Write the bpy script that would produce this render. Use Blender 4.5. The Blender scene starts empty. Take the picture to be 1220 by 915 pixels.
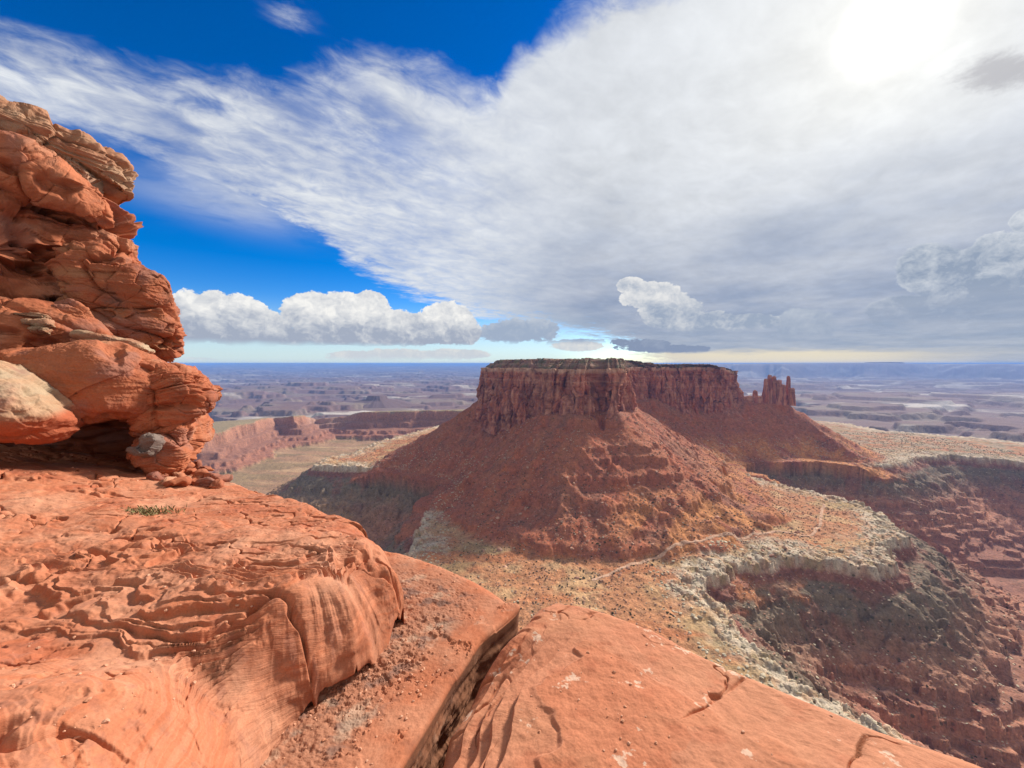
import bpy, math, random
import numpy as np
from mathutils import Vector
R = math.radians
S = bpy.context.scene

# ------------------------------------------------------------------ camera
F, CX, CY = 458.0, 610.0, 457.5
PITCH = math.atan2(CY - 433.0, F)
cp, sp = math.cos(PITCH), math.sin(PITCH)
cam_d = bpy.data.cameras.new('camera')
cam = bpy.data.objects.new('camera', cam_d)
S.collection.objects.link(cam)
cam.location = (0, 0, 0)
cam.rotation_euler = (R(90) - PITCH, 0, 0)
cam_d.sensor_width = 36.0
cam_d.lens = 36.0 * F / 1220.0
cam_d.clip_start = 0.05
cam_d.clip_end = 200000
S.camera = cam

def ray(px, py):
    dx, dy = px - CX, CY - py
    return (dx, F * cp + dy * sp, dy * cp - F * sp)
def at_z(px, py, z):
    x, y, w = ray(px, py); t = z / w
    return (x * t, y * t)
def at_y(px, py, Y):
    x, y, w = ray(px, py); t = Y / y
    return np.array((x * t, Y, w * t))
def at_plane(px, py, P, N):
    d = np.array(ray(px, py)); t = np.dot(P, N) / np.dot(d, N)
    return d * t
def azel(px, py):
    x, y, z = ray(px, py)
    return math.degrees(math.atan2(x, y)), math.degrees(math.atan2(z, math.hypot(x, y)))

# ------------------------------------------------------------------ exposure, sun
S.view_settings.view_transform = 'Standard'
S.view_settings.look = 'None'
S.view_settings.gamma = 1
S.view_settings.exposure = 1.0
EXPO = 2 ** 1.0
S.view_settings.use_curve_mapping = False
S.cycles.volume_bounces = 0
S.cycles.max_bounces = 5
S.cycles.use_denoising = True
SUN_AZ, SUN_EL = azel(1062, 30)
sun_d = bpy.data.lights.new('sun', 'SUN')
sun_d.energy = 3.4
sun_d.angle = R(7)
sun_d.color = (1.0, 0.95, 0.86)
sun = bpy.data.objects.new('sun', sun_d)
S.collection.objects.link(sun)
sdir = Vector((math.sin(R(SUN_AZ)) * math.cos(R(SUN_EL)), math.cos(R(SUN_AZ)) * math.cos(R(SUN_EL)), math.sin(R(SUN_EL))))
sun.rotation_euler = sdir.to_track_quat('Z', 'Y').to_euler()
sun.location = sdir * 300

# ------------------------------------------------------------------ node helpers
class V:
    """a socket with arithmetic"""
    nt = None
    def __init__(s, sock): s.s = sock
    @staticmethod
    def math(op, *a, clamp=False):
        n = V.nt.nodes.new('ShaderNodeMath'); n.operation = op; n.use_clamp = clamp
        for i, v in enumerate(a):
            if isinstance(v, V): V.nt.links.new(v.s, n.inputs[i])
            else: n.inputs[i].default_value = v
        return V(n.outputs[0])
    def __add__(s, o): return V.math('ADD', s, o)
    __radd__ = __add__
    def __sub__(s, o): return V.math('SUBTRACT', s, o)
    def __rsub__(s, o): return V.math('SUBTRACT', o, s)
    def __mul__(s, o): return V.math('MULTIPLY', s, o)
    __rmul__ = __mul__
    def __truediv__(s, o): return V.math('DIVIDE', s, o)
    def __pow__(s, o): return V.math('POWER', s, o)
    def max(s, o): return V.math('MAXIMUM', s, o)
    def min(s, o): return V.math('MINIMUM', s, o)
    def clamp(s): return V.math('ADD', s, 0.0, clamp=True)
    def abs(s): return V.math('ABSOLUTE', s)
    def exp(s): return V.math('EXPONENT', s)
    def ss(s, a, b):
        n = V.nt.nodes.new('ShaderNodeMapRange'); n.interpolation_type = 'SMOOTHSTEP'
        V.nt.links.new(s.s, n.inputs['Value'])
        for k, v in (('From Min', a), ('From Max', b)):
            if isinstance(v, V): V.nt.links.new(v.s, n.inputs[k])
            else: n.inputs[k].default_value = v
        return V(n.outputs['Result'])
    def curve(s, pts, x0, x1, y0, y1):
        n = V.nt.nodes.new('ShaderNodeFloatCurve')
        c = n.mapping.curves[0]
        P = [((a - x0) / (x1 - x0), (b - y0) / (y1 - y0)) for a, b in sorted(pts)]
        c.points[0].location = P[0]; c.points[1].location = P[-1]
        for q in P[1:-1]: c.points.new(*q)
        n.mapping.use_clip = False
        n.mapping.update()
        t = (s - x0) / (x1 - x0)
        V.nt.links.new(t.s, n.inputs['Value'])
        return V(n.outputs[0]) * (y1 - y0) + y0
def comb(x, y, z):
    n = V.nt.nodes.new('ShaderNodeCombineXYZ')
    for i, v in enumerate((x, y, z)):
        if isinstance(v, V): V.nt.links.new(v.s, n.inputs[i])
        else: n.inputs[i].default_value = v
    return V(n.outputs[0])
def noise(vec, scale, detail=4, rough=0.5, dist=0.0, lac=2.0, kind='fac'):
    n = V.nt.nodes.new('ShaderNodeTexNoise')
    V.nt.links.new(vec.s, n.inputs['Vector'])
    n.inputs['Scale'].default_value = scale; n.inputs['Detail'].default_value = detail
    n.inputs['Roughness'].default_value = rough; n.inputs['Distortion'].default_value = dist
    n.inputs['Lacunarity'].default_value = lac
    return V(n.outputs[0] if kind == 'fac' else n.outputs[1])
def voro(vec, scale, feature='F1', out='Distance', rand=1.0, smooth=None):
    n = V.nt.nodes.new('ShaderNodeTexVoronoi'); n.feature = feature
    V.nt.links.new(vec.s, n.inputs['Vector']); n.inputs['Scale'].default_value = scale
    n.inputs['Randomness'].default_value = rand
    return V(n.outputs[out])
def mapping(vec, rot=(0, 0, 0), scale=(1, 1, 1), loc=(0, 0, 0)):
    n = V.nt.nodes.new('ShaderNodeMapping'); V.nt.links.new(vec.s, n.inputs[0])
    n.inputs['Rotation'].default_value = rot; n.inputs['Scale'].default_value = scale; n.inputs['Location'].default_value = loc
    return V(n.outputs[0])
def mix(f, a, b, mode='MIX'):
    n = V.nt.nodes.new('ShaderNodeMix'); n.data_type = 'RGBA'; n.blend_type = mode
    for idx, v in ((0, f), (6, a), (7, b)):
        if isinstance(v, V): V.nt.links.new(v.s, n.inputs[idx])
        elif idx == 0: n.inputs[0].default_value = v
        else: n.inputs[idx].default_value = (*v, 1) if len(v) == 3 else v
    return V(n.outputs[2])

# ------------------------------------------------------------------ world: nishita sky + cloud layers
def build_world():
    w = bpy.data.worlds.new('World'); S.world = w; w.use_nodes = True
    nt = w.node_tree; nt.nodes.clear(); V.nt = nt
    out = nt.nodes.new('ShaderNodeOutputWorld'); bg = nt.nodes.new('ShaderNodeBackground')
    bg.inputs['Strength'].default_value = 0.1
    nt.links.new(bg.outputs[0], out.inputs[0])
    sky = nt.nodes.new('ShaderNodeTexSky'); sky.sky_type = 'NISHITA'; sky.sun_disc = False
    sky.sun_elevation = R(SUN_EL); sky.sun_rotation = R(SUN_AZ)
    sky.altitude = 1800; sky.air_density = 1.0; sky.dust_density = 0.3; sky.ozone_density = 3.0
    hs = nt.nodes.new('ShaderNodeHueSaturation'); nt.links.new(sky.outputs[0], hs.inputs['Color'])
    hs.inputs['Saturation'].default_value = 1.5; hs.inputs['Hue'].default_value = 0.513; hs.inputs['Value'].default_value = SKYV
    base = V(hs.outputs[0])
    tc = nt.nodes.new('ShaderNodeTexCoord'); d = V(tc.outputs['Generated'])
    sep = nt.nodes.new('ShaderNodeSeparateXYZ'); nt.links.new(d.s, sep.inputs[0])
    x, y, z = (V(o) for o in sep.outputs)
    az = V.math('ARCTAN2', x, y) * 57.2958
    el = V.math('ARCSINE', z) * 57.2958
    ae = comb(az, el, 0.0)
    # plane of the high cloud sheet
    zz = z.max(0.0) + 0.10
    pl = comb(x / zz, y / zz, 0.0)
    def plane_pt(px, py):
        a = np.array(ray(px, py)); a /= np.linalg.norm(a); q = max(a[2], 0) + .1
        return np.array((a[0] / q, a[1] / q))
    q = plane_pt(345, 135) - plane_pt(127, 60)
    ang = math.atan2(q[1], q[0])
    fib = mapping(pl, rot=(0, 0, -ang), scale=(1.0, 1.0, 1.0))
    fib = mapping(fib, scale=(1.0, 1.7, 1))
    wn = noise(pl, 1.6, 3, 0.5)
    n1 = noise(fib, 1.7, 9, 0.58, 0.25)
    n2 = noise(fib, 6.0, 6, 0.6, 0.2)
    n3 = noise(pl, 3.0, 7, 0.58, 0.5)
    n4 = noise(mapping(fib, scale=(1.0, .75, 1)), 8.0, 7, 0.62, 0.7)
    up = az.curve([azel(*p) for p in ((-120, 10), (0, 32), (60, 48), (127, 70), (203, 97), (285, 100), (345, 98), (400, 80), (457, 80), (520, 90), (584, 98), (620, 52), (650, 28), (700, 5), (778, -20), (900, -60), (1100, -110), (1340, -150))], -70, 70, -10, 70)
    lo = az.curve([azel(*p) for p in ((-120, 90), (0, 138), (76, 156), (147, 185), (193, 212), (228, 238), (305, 254), (381, 284), (420, 318), (457, 338), (508, 358), (560, 378), (620, 390), (700, 402), (760, 420), (830, 450), (1340, 480))], -70, 70, -10, 70)
    e2 = el + (n1 - 0.5) * 8.0 + (n2 - .5) * 3.0 + (wn - .5) * 5.0
    e3 = el + (n1 - 0.5) * 5.0 + (n2 - .5) * 3.0 + (n3 - .5) * 3.5
    a_up = (up - e2 + (n2 - .5) * 5.0 + (n4 - .5) * 4.0).ss(-1.4, 2.6)
    a_lo = (e3 - lo + (n4 - .5) * 3.0).ss(-1.0, 2.2)
    body = n1 * 0.55 + n3 * 0.45
    thick = az.ss(-40, 15)
    dens = ((body * .7 + n2 * .3).ss(0.30, 0.60) * 0.62 + 0.38) * (0.72 + n4.ss(.3, .65) * .33) * (1 - thick) + thick * (body.ss(0.1, 0.45) * 0.12 + 0.88)
    # thin blue streaks between the two plumes
    ga, ge = azel(400, 128)
    gap = (((az - ga) / 13.0) ** 2.0 + ((el - ge + (az - ga) * 0.28) / 4.0) ** 2.0)
    dens = dens * (1 - (gap * -1.0).exp() * (1 - n2.ss(0.35, 0.75)) * 0.6)
    # a bite of blue under the left plume
    ba, be = azel(150, 196)
    bite = (((az - ba) / 7.5) ** 2.0 + ((el - be + (az - ba) * 0.12) / 1.9) ** 2.0)
    alpha = a_up * a_lo * dens
    tongue = (((az - azel(240, 225)[0]) / 9.0) ** 2.0 + ((el - azel(240, 225)[1] + (az - azel(240, 225)[0]) * 0.12) / 2.3) ** 2.0)
    alpha = alpha.max((tongue * -1.0).exp() * n1.ss(0.25, 0.6) * 0.95)
    alpha = alpha * (1 - (bite * -1.0).exp() * 0.8)
    # the rest of the dome, out of the picture: unseen broken bright cloud, added to lift the fill light
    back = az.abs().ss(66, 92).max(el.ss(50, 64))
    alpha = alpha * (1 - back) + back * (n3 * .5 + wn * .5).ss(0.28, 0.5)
    # wisps in the blue
    wa, we = azel(345, 16)
    wisp = ((((az - wa) / 2.2) ** 2.0 + ((el - we) / 1.5) ** 2.0) * -1.0).exp() * n2.ss(0.48, 0.8) * 0.75
    alpha = alpha.max(wisp)
    # colour of the sheet: whiter towards the sun, greyer and bluer low on the right
    cs = x * sdir.x + y * sdir.y + z * sdir.z
    sang = V.math('ARCCOSINE', cs.min(0.99999)) * 57.2958
    glow = (sang / -9.5).exp()
    core = (sang / 2.5); core = (core * core * core * -1.0).exp()
    low = (1 - (el + (wn - .5) * 14).ss(5.0, 27.0)) * az.ss(-12, 12)
    tex = (n3 * 0.5 + n1 * 0.5 - 0.5) * 0.75 * (1 - low * 0.75)
    white = mix(glow.clamp(), (0.72, 0.75, 0.79), (0.97, 0.96, 0.90))
    grey = mix(wn.ss(0.3, 0.7), (0.28, 0.34, 0.47), (0.40, 0.44, 0.54))
    ccol = mix(low * 0.93, white, grey)
    k = (tex + (n2 - .5) * 0.16 + (n4 - .5) * .22 + 0.98)
    ccol = mix(1.0, ccol, comb(k, k, k), 'MULTIPLY')
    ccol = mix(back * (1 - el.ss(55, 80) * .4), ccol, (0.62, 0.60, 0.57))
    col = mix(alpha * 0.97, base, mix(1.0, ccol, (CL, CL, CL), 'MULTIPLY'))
    # cream strip and pale light just above the horizon
    ha = ((az - 33.0) / 16.0); ha = (ha * ha * ha * ha * -1.0).exp()
    hn = noise(comb(az * 0.25, el * 1.6, 3.0), 0.9, 5, 0.6)
    hm = ha * (1 - (el + (hn - .5) * 1.4 + (az - 20) * 0.010).ss(1.2, 2.1)) * 0.97
    col = mix(hm, col, (0.83 * CL, 0.74 * CL, 0.56 * CL))
    hl = (1 - el.ss(0.0, 9.0)) * (1 - az.ss(5, 18)) * 0.75
    col = mix(hl, col, (0.58 * CL, 0.72 * CL, 0.80 * CL))
    # cumulus: soft blobs along flat bases, carved by billows
    sa = noise(ae, 0.35, 2, 0.5)
    def billow(off):
        p = comb(az + off[0] + (sa - .5) * 2.0, (el + off[1]) * 1.15, 0.0)
        wv = noise(p, 0.9, 4, 0.6, kind='col')
        q = V.nt.nodes.new('ShaderNodeVectorMath'); q.operation = 'MULTIPLY_ADD'
        nt.links.new(wv.s, q.inputs[0]); q.inputs[1].default_value = (1.5, 1.5, 0); nt.links.new(p.s, q.inputs[2])
        p2 = V(q.outputs[0])
        v1 = voro(p2, 0.27, 'SMOOTH_F1'); v2 = voro(p2, 0.72, 'SMOOTH_F1'); v3 = voro(p2, 1.7, 'F1')
        nn = noise(p2, 1.6, 9, 0.66)
        return (0.62 - v1) * 0.95 + (0.6 - v2) * 0.5 + (0.55 - v3) * 0.2 + (nn - .5) * 0.8
    b0 = billow((0, 0)); b1 = billow((0.6, 1.0)); rgd = noise(comb(az * .7, el * 1.5, 9.0), 0.9, 9, 0.72)
    def bank(blobs, base_px, lit, shade, sharp=0.16, carve=0.95, base_soft=0.8, strength=1.0, rim=0.0, rag=0.35, tall=6.0):
        nonlocal col
        f = None
        for (px, py, rx, ry) in blobs:
            a, e = azel(px, py)
            sx = math.cos(R(a))
            ax = abs(azel(px + rx, py)[0] - azel(px - rx, py)[0]) / 2; ey = abs(azel(px, py + ry)[1] - azel(px, py - ry)[1]) / 2
            g = 1.0 - (((az - a) / ax) ** 2.0 + ((el - e) / ey) ** 2.0)
            f = g if f is None else f.max(g)
        f = f.max(-2.0)
        fld = f + b0 * carve + (rgd - .5) * rag
        m = fld.ss(0.0, sharp)
        be_ = azel(*base_px)[1]
        m = m * (el + (sa - .5) * 0.9).ss(be_ - base_soft * .3, be_ + base_soft) * strength
        f1 = (b0 - b1) * 1.25
        hgt = (el - be_) / tall
        sh = (f1 * 0.75 + hgt.ss(0.05, 0.95) * 0.75 - 0.02 + (0.35 - fld).clamp() * rim).clamp()
        c = mix(sh, tuple(v * CL for v in shade), tuple(v * CL for v in lit))
        col = mix(m, col, c)
    bank([(1170, 345, 75, 48), (1105, 318, 40, 26), (1190, 310, 40, 30), (1225, 262, 22, 14), (1075, 372, 40, 18), (1140, 375, 95, 20), (1220, 330, 40, 50)], (1150, 392), (0.74, 0.77, 0.81), (0.28, 0.35, 0.47), base_soft=6.5, rim=.9, carve=1.0, sharp=.22, tall=15.0, rag=.6)
    bank([(962, 388, 34, 24)], (962, 408), (0.52, 0.57, 0.65), (0.33, 0.40, 0.52), sharp=0.5, base_soft=1.5, strength=.8, carve=1.3)
    bank([(775, 352, 30, 15), (800, 370, 36, 20), (845, 385, 40, 12), (890, 384, 32, 10), (750, 340, 15, 8)], (820, 396), (0.80, 0.80, 0.80), (0.33, 0.40, 0.52), carve=1.2, rim=.6, rag=.9)
    bank([(420, 424, 30, 6), (470, 424, 40, 7), (530, 422, 30, 6), (560, 422, 20, 5), (235, 430, 25, 4), (690, 412, 26, 5)], (450, 430), (0.86, 0.84, 0.78), (0.62, 0.66, 0.70), sharp=.4, carve=1.5, rag=2.6)
    bank([(615, 396, 42, 13), (645, 392, 18, 12), (590, 398, 20, 9), (690, 410, 34, 6)], (615, 411), (0.55, 0.60, 0.68), (0.36, 0.44, 0.57), sharp=.3, carve=1.3, rag=2.6)
    bank([(260, 378, 58, 30), (215, 388, 40, 28), (300, 390, 45, 24), (375, 372, 38, 22), (420, 378, 48, 28), (470, 390, 45, 20), (440, 360, 20, 14), (535, 384, 32, 24), (545, 396, 28, 14), (380, 402, 160, 9), (500, 396, 50, 14), (180, 395, 40, 20)], (380, 413), (0.93, 0.92, 0.89), (0.38, 0.43, 0.53))
    bank([(760, 412, 30, 7), (800, 416, 30, 4), (828, 416, 20, 4), (740, 408, 12, 5)], (790, 422), (0.36, 0.42, 0.54), (0.25, 0.31, 0.44), sharp=.35, base_soft=.5, carve=1.8, rag=4.0)
    da, de = azel(1195, 85)
    dk = ((((az - da) / 3.4) ** 2.0 + ((el - de + (az - da) * .25) / 1.5) ** 2.0) * -1.0).exp()
    col = mix((dk * 1.2 + (rgd - .5) * 1.6 - .25).ss(0.0, .8) * dk.ss(.03, .3) * .8, col, (.42 * CL, .42 * CL, .46 * CL))
    # the sun burning through the sheet
    gl = glow * 0.22 * alpha + core * 3.0
    add = mix(1.0, col, mix(1.0, comb(gl, gl, gl), (CL, CL * 0.97, CL * 0.86), 'MULTIPLY'), 'ADD')
    nt.links.new(add.s, bg.inputs['Color'])
    try:
        w.cycles.sampling_method = 'MANUAL'; w.cycles.sample_map_resolution = 1024
    except Exception: pass
CL = 10.0 / EXPO
SKYV = 0.76
build_world()

# ------------------------------------------------------------------ numpy noise
def _h(ix, iy, iz, seed):
    h = (ix.astype(np.uint32) * np.uint32(374761393) + iy.astype(np.uint32) * np.uint32(668265263) + iz.astype(np.uint32) * np.uint32(2147483647 - 59) + np.uint32(seed * 974711 + 13))
    h = (h ^ (h >> np.uint32(13))) * np.uint32(1274126177)
    h = (h ^ (h >> np.uint32(16))) * np.uint32(2246822519)
    return h ^ (h >> np.uint32(13))
_G = np.array([(a, b, c) for a in (-1, 0, 1) for b in (-1, 0, 1) for c in (-1, 0, 1) if abs(a) + abs(b) + abs(c) == 2] + [(1, 1, 0), (-1, 1, 0), (0, -1, 1), (0, -1, -1)], dtype=np.float32)
def perlin(x, y, z, seed=0):
    x = np.asarray(x, np.float32); y = np.asarray(y, np.float32); z = np.broadcast_to(np.asarray(z, np.float32), x.shape)
    ix, iy, iz = np.floor(x).astype(np.int32), np.floor(y).astype(np.int32), np.floor(z).astype(np.int32)
    fx, fy, fz = x - ix, y - iy, z - iz
    u, v, w = (t * t * t * (t * (t * 6 - 15) + 10) for t in (fx, fy, fz))
    flat = bool(np.all(fz == 0))
    def g(a, b, c):
        k = _h(ix + a, iy + b, iz + c, seed) & np.uint32(15)
        gr = _G[k]
        return gr[..., 0] * (fx - a) + gr[..., 1] * (fy - b) + gr[..., 2] * (fz - c)
    def lerp(a, b, t): return a + (b - a) * t
    r0 = lerp(lerp(g(0, 0, 0), g(1, 0, 0), u), lerp(g(0, 1, 0), g(1, 1, 0), u), v)
    if flat: return r0
    r1 = lerp(lerp(g(0, 0, 1), g(1, 0, 1), u), lerp(g(0, 1, 1), g(1, 1, 1), u), v)
    return lerp(r0, r1, w)
def fbm(x, y, z=0.0, oct=4, seed=0, gain=0.5, lac=2.03, ridged=False):
    a, t, tot = 1.0, 0.0, 0.0
    x = np.asarray(x, np.float32); y = np.asarray(y, np.float32); z = np.asarray(z, np.float32) if np.ndim(z) else np.float32(z)
    for i in range(oct):
        n = perlin(x, y, z, seed + i * 17)
        if ridged: n = 1 - 2 * np.abs(n) - 0.5
        t = t + a * n; tot += a
        x = x * lac + 3.7; y = y * lac + 1.3
        if np.ndim(z): z = z * lac + 7.1
        a *= gain
    return t / tot * 1.6
def hash01(i, seed=0):
    i = np.asarray(i).astype(np.int32); z = np.zeros_like(i)
    return _h(i, z, z, seed).astype(np.float64) / 4294967295.0
def worley(x, y, z, seed=0, tilt=False):
    ix, iy, iz = (np.floor(t).astype(np.int32) for t in (x, y, z))
    f1 = np.full(x.shape, 9.0, np.float32); f2 = f1.copy(); idn = np.zeros(x.shape, np.float32); vec = [np.zeros(x.shape, np.float32) for _ in range(3)]
    for a in (-1, 0, 1):
        for b in (-1, 0, 1):
            for c in (-1, 0, 1):
                h = _h(ix + a, iy + b, iz + c, seed)
                rx = (h & np.uint32(1023)) / 1023.0; ry = ((h >> np.uint32(10)) & np.uint32(1023)) / 1023.0; rz = ((h >> np.uint32(20)) & np.uint32(1023)) / 1023.0
                dx, dy, dz = ix + a + rx - x, iy + b + ry - y, iz + c + rz - z
                d = dx ** 2 + dy ** 2 + dz ** 2
                d = d.astype(np.float32)
                near = d < f1
                f2 = np.where(near, f1, np.minimum(f2, d)); idn = np.where(near, ((h >> np.uint32(5)) & np.uint32(4095)) / 4095.0, idn); f1 = np.where(near, d, f1)
                if tilt: vec = [np.where(near, q, v) for q, v in zip((dx, dy, dz), vec)]
    if tilt:
        t = sum(v * (hash01((idn * 4095).astype(int) * 3 + k, 77) - .5) * 2 for k, v in enumerate(vec))
        return np.sqrt(f1), np.sqrt(f2), idn, t
    return np.sqrt(f1), np.sqrt(f2), idn
def sstep(a, b, x):
    t = np.clip((x - a) / (b - a), 0, 1); return t * t * (3 - 2 * t)
def smax(a, b, k): return 0.5 * (a + b + np.sqrt((a - b) ** 2 + k * k))
def smin(a, b, k): return 0.5 * (a + b - np.sqrt((a - b) ** 2 + k * k))
def terrace(h, L, seed=0, w=0.3, jit=0.7):
    """steps of uneven thickness; w = share of each layer taken by the riser"""
    k = np.floor(h / L)
    e0 = (k + jit * (hash01(k, seed) - .5)) * L
    e1 = (k + 1 + jit * (hash01(k + 1, seed) - .5)) * L
    up = h > e1; dn = h < e0
    k = k + up - dn
    e0 = (k + jit * (hash01(k, seed) - .5)) * L
    e1 = (k + 1 + jit * (hash01(k + 1, seed) - .5)) * L
    f = (h - e0) / np.maximum(e1 - e0, 1e-6)
    return e0 + (e1 - e0) * sstep(1 - w, 1.0, f), k
def sdist(poly, x, y):
    """signed distance to a polygon, positive inside"""
    P = np.asarray(poly, float); d2 = np.full(x.shape, 1e18); ins = np.zeros(x.shape, bool)
    for (ax, ay), (bx, by) in zip(P, np.roll(P, -1, 0)):
        ex, ey = bx - ax, by - ay
        t = np.clip(((x - ax) * ex + (y - ay) * ey) / (ex * ex + ey * ey + 1e-12), 0, 1)
        d2 = np.minimum(d2, (x - ax - t * ex) ** 2 + (y - ay - t * ey) ** 2)
        if ay != by:
            c = ((ay > y) != (by > y)) & (x < (bx - ax) * (y - ay) / (by - ay) + ax)
            ins ^= c
    return np.where(ins, 1, -1) * np.sqrt(d2)

# ------------------------------------------------------------------ mesh helpers
def link(name, me, mat=None, parent=None):
    o = bpy.data.objects.new(name, me)
    S.collection.objects.link(o)
    if mat is not None and me is not None: me.materials.append(mat)
    if parent is not None: o.parent = parent
    return o
def tag(o, label=None, cat=None, group=None, kind=None):
    if label: o['label'] = label
    if cat: o['category'] = cat
    if group: o['group'] = group
    if kind: o['kind'] = kind
    return o
def mesh_np(name, verts, faces, col=None, smooth=True):
    me = bpy.data.meshes.new(name)
    nv, nf, k = len(verts), len(faces), faces.shape[1]
    me.vertices.add(nv); me.vertices.foreach_set('co', np.ascontiguousarray(verts, np.float32).ravel())
    me.loops.add(nf * k); me.loops.foreach_set('vertex_index', np.ascontiguousarray(faces, np.int32).ravel())
    me.polygons.add(nf); me.polygons.foreach_set('loop_start', np.arange(nf, dtype=np.int32) * k)
    me.polygons.foreach_set('use_smooth', np.full(nf, smooth))
    me.update(calc_edges=True)
    if col is not None:
        a = me.color_attributes.new('col', 'FLOAT_COLOR', 'POINT')
        a.data.foreach_set('color', np.ascontiguousarray(np.concatenate([np.clip(col, 0, 1), np.ones((nv, 1))], 1), np.float32).ravel())
    return me
def grid_faces(n, m, wrap=False):
    i = np.arange(n - 1)[:, None]; J = m if wrap else m - 1
    j = np.arange(J)[None, :]; j2 = (j + 1) % m
    return np.stack([(i * m + j), (i * m + j2), ((i + 1) * m + j2), ((i + 1) * m + j)], -1).reshape(-1, 4)
def grid_normals(P, wrap=True):
    """P is (n, m, 3)"""
    du = np.gradient(P, axis=0)
    if wrap:
        dv = (np.roll(P, -1, 1) - np.roll(P, 1, 1)) / 2
    else: dv = np.gradient(P, axis=1)
    N = np.cross(du, dv); L = np.linalg.norm(N, axis=-1, keepdims=True)
    return N / np.maximum(L, 1e-9)

# ------------------------------------------------------------------ materials
def new_mat(name, rough=0.9, spec=0.2):
    m = bpy.data.materials.new(name); m.use_nodes = True
    nt = m.node_tree; V.nt = nt
    b = nt.nodes['Principled BSDF']; b.inputs['Roughness'].default_value = rough
    b.inputs['Specular IOR Level'].default_value = spec
    tc = nt.nodes.new('ShaderNodeTexCoord')
    return m, nt, b, V(tc.outputs['Object'])
def setc(nt, b, c): nt.links.new(c.s, b.inputs['Base Color'])
def bump(nt, b, h, strength=0.5, dist=0.01):
    n = nt.nodes.new('ShaderNodeBump'); n.inputs['Strength'].default_value = strength; n.inputs['Distance'].default_value = dist
    nt.links.new(h.s, n.inputs['Height']); nt.links.new(n.outputs[0], b.inputs['Normal'])
def attr(nt, name='col'):
    n = nt.nodes.new('ShaderNodeAttribute'); n.attribute_name = name
    return V(n.outputs['Color'])
def gray(k): return comb(k, k, k)

def sandstone(name, scale=1.0, spots=0.0, dark=0.0, bedn=(0.15, 0.3, 0.94), bk=1.0):
    """vertex colour gives the bed's own colour; nodes add grain, stain and lichen"""
    m, nt, b, p = new_mat(name)
    c = attr(nt)
    n1 = noise(p, 2.2 * scale, 6, 0.6, 0.4); n2 = noise(p, 16 * scale, 6, 0.65); n3 = noise(p, 90 * scale, 4, 0.6)
    st = noise(mapping(p, scale=(1, 1, 5)), 6 * scale, 6, 0.65, 0.8)
    c = mix(n1.ss(0.35, 0.7) * 0.45, c, mix(1.0, c, (0.84, 0.72, 0.66), 'MULTIPLY'))
    c = mix(st.ss(0.45, 0.75) * 0.4, c, mix(1.0, c, (1.22, 1.3, 1.35), 'MULTIPLY'))
    n5 = noise(p, 300 * scale, 2, .6)
    k = n2 * 0.45 + n3 * 0.55 + n5 * .3 + 0.35
    c = mix(1.0, c, gray(k), 'MULTIPLY')
    if dark:
        dn = noise(p, 3.2 * scale, 8, 0.72, 0.3)
        c = mix((dn.ss(0.52, 0.68)) * dark, c, (0.13, 0.07, 0.05))
    if spots:
        sn = noise(p, 4.2 * scale, 5, 0.6, 0.2) ; s2 = noise(p, 26 * scale, 3, 0.6)
        c = mix((sn + (s2 - .5) * 0.22).ss(0.625, 0.655) * spots, c, (0.62, 0.42, 0.30))
    setc(nt, b, c)
    wp = noise(p, 1.1 * scale, 3, 0.5, kind='col')
    q = V.nt.nodes.new('ShaderNodeVectorMath'); q.operation = 'MULTIPLY_ADD'
    nt.links.new(wp.s, q.inputs[0]); q.inputs[1].default_value = (0.5, 0.5, 0.35); nt.links.new(p.s, q.inputs[2])
    dt = V.nt.nodes.new('ShaderNodeVectorMath'); dt.operation = 'DOT_PRODUCT'
    nt.links.new(q.outputs[0], dt.inputs[0]); dt.inputs[1].default_value = bedn
    sx = V.nt.nodes.new('ShaderNodeSeparateXYZ'); nt.links.new(q.outputs[0], sx.inputs[0])
    xb = noise(comb(V(sx.outputs[0]) * 1.1, V(sx.outputs[1]) * 1.1, V(dt.outputs['Value']) * 11.0), 3.0 * scale, 6, 0.62)
    h = n2 * 0.09 + n3 * 0.07 + noise(p, 220 * scale, 3, 0.6) * 0.04 + xb * bk * noise(p, 0.9 * scale, 3, .5).ss(.35, .65)
    bump(nt, b, h, 0.75, 0.020 / scale)
    return m
M_ledge = sandstone('ledge_sandstone', 1.0, 0.0, 0.18, bk=.75)
M_slab = sandstone('slab_sandstone', 1.0, 0.8, 0.12, (0.35, 0.62, 0.5), .7)
M_mid = sandstone('weathered_slab_sandstone', 1.2, 0.15, 0.35, (0.5, 0.4, 0.6), .7)
M_cliff = sandstone('cliff_sandstone', 0.6, 0.0, 0.4, bk=.6)

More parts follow.
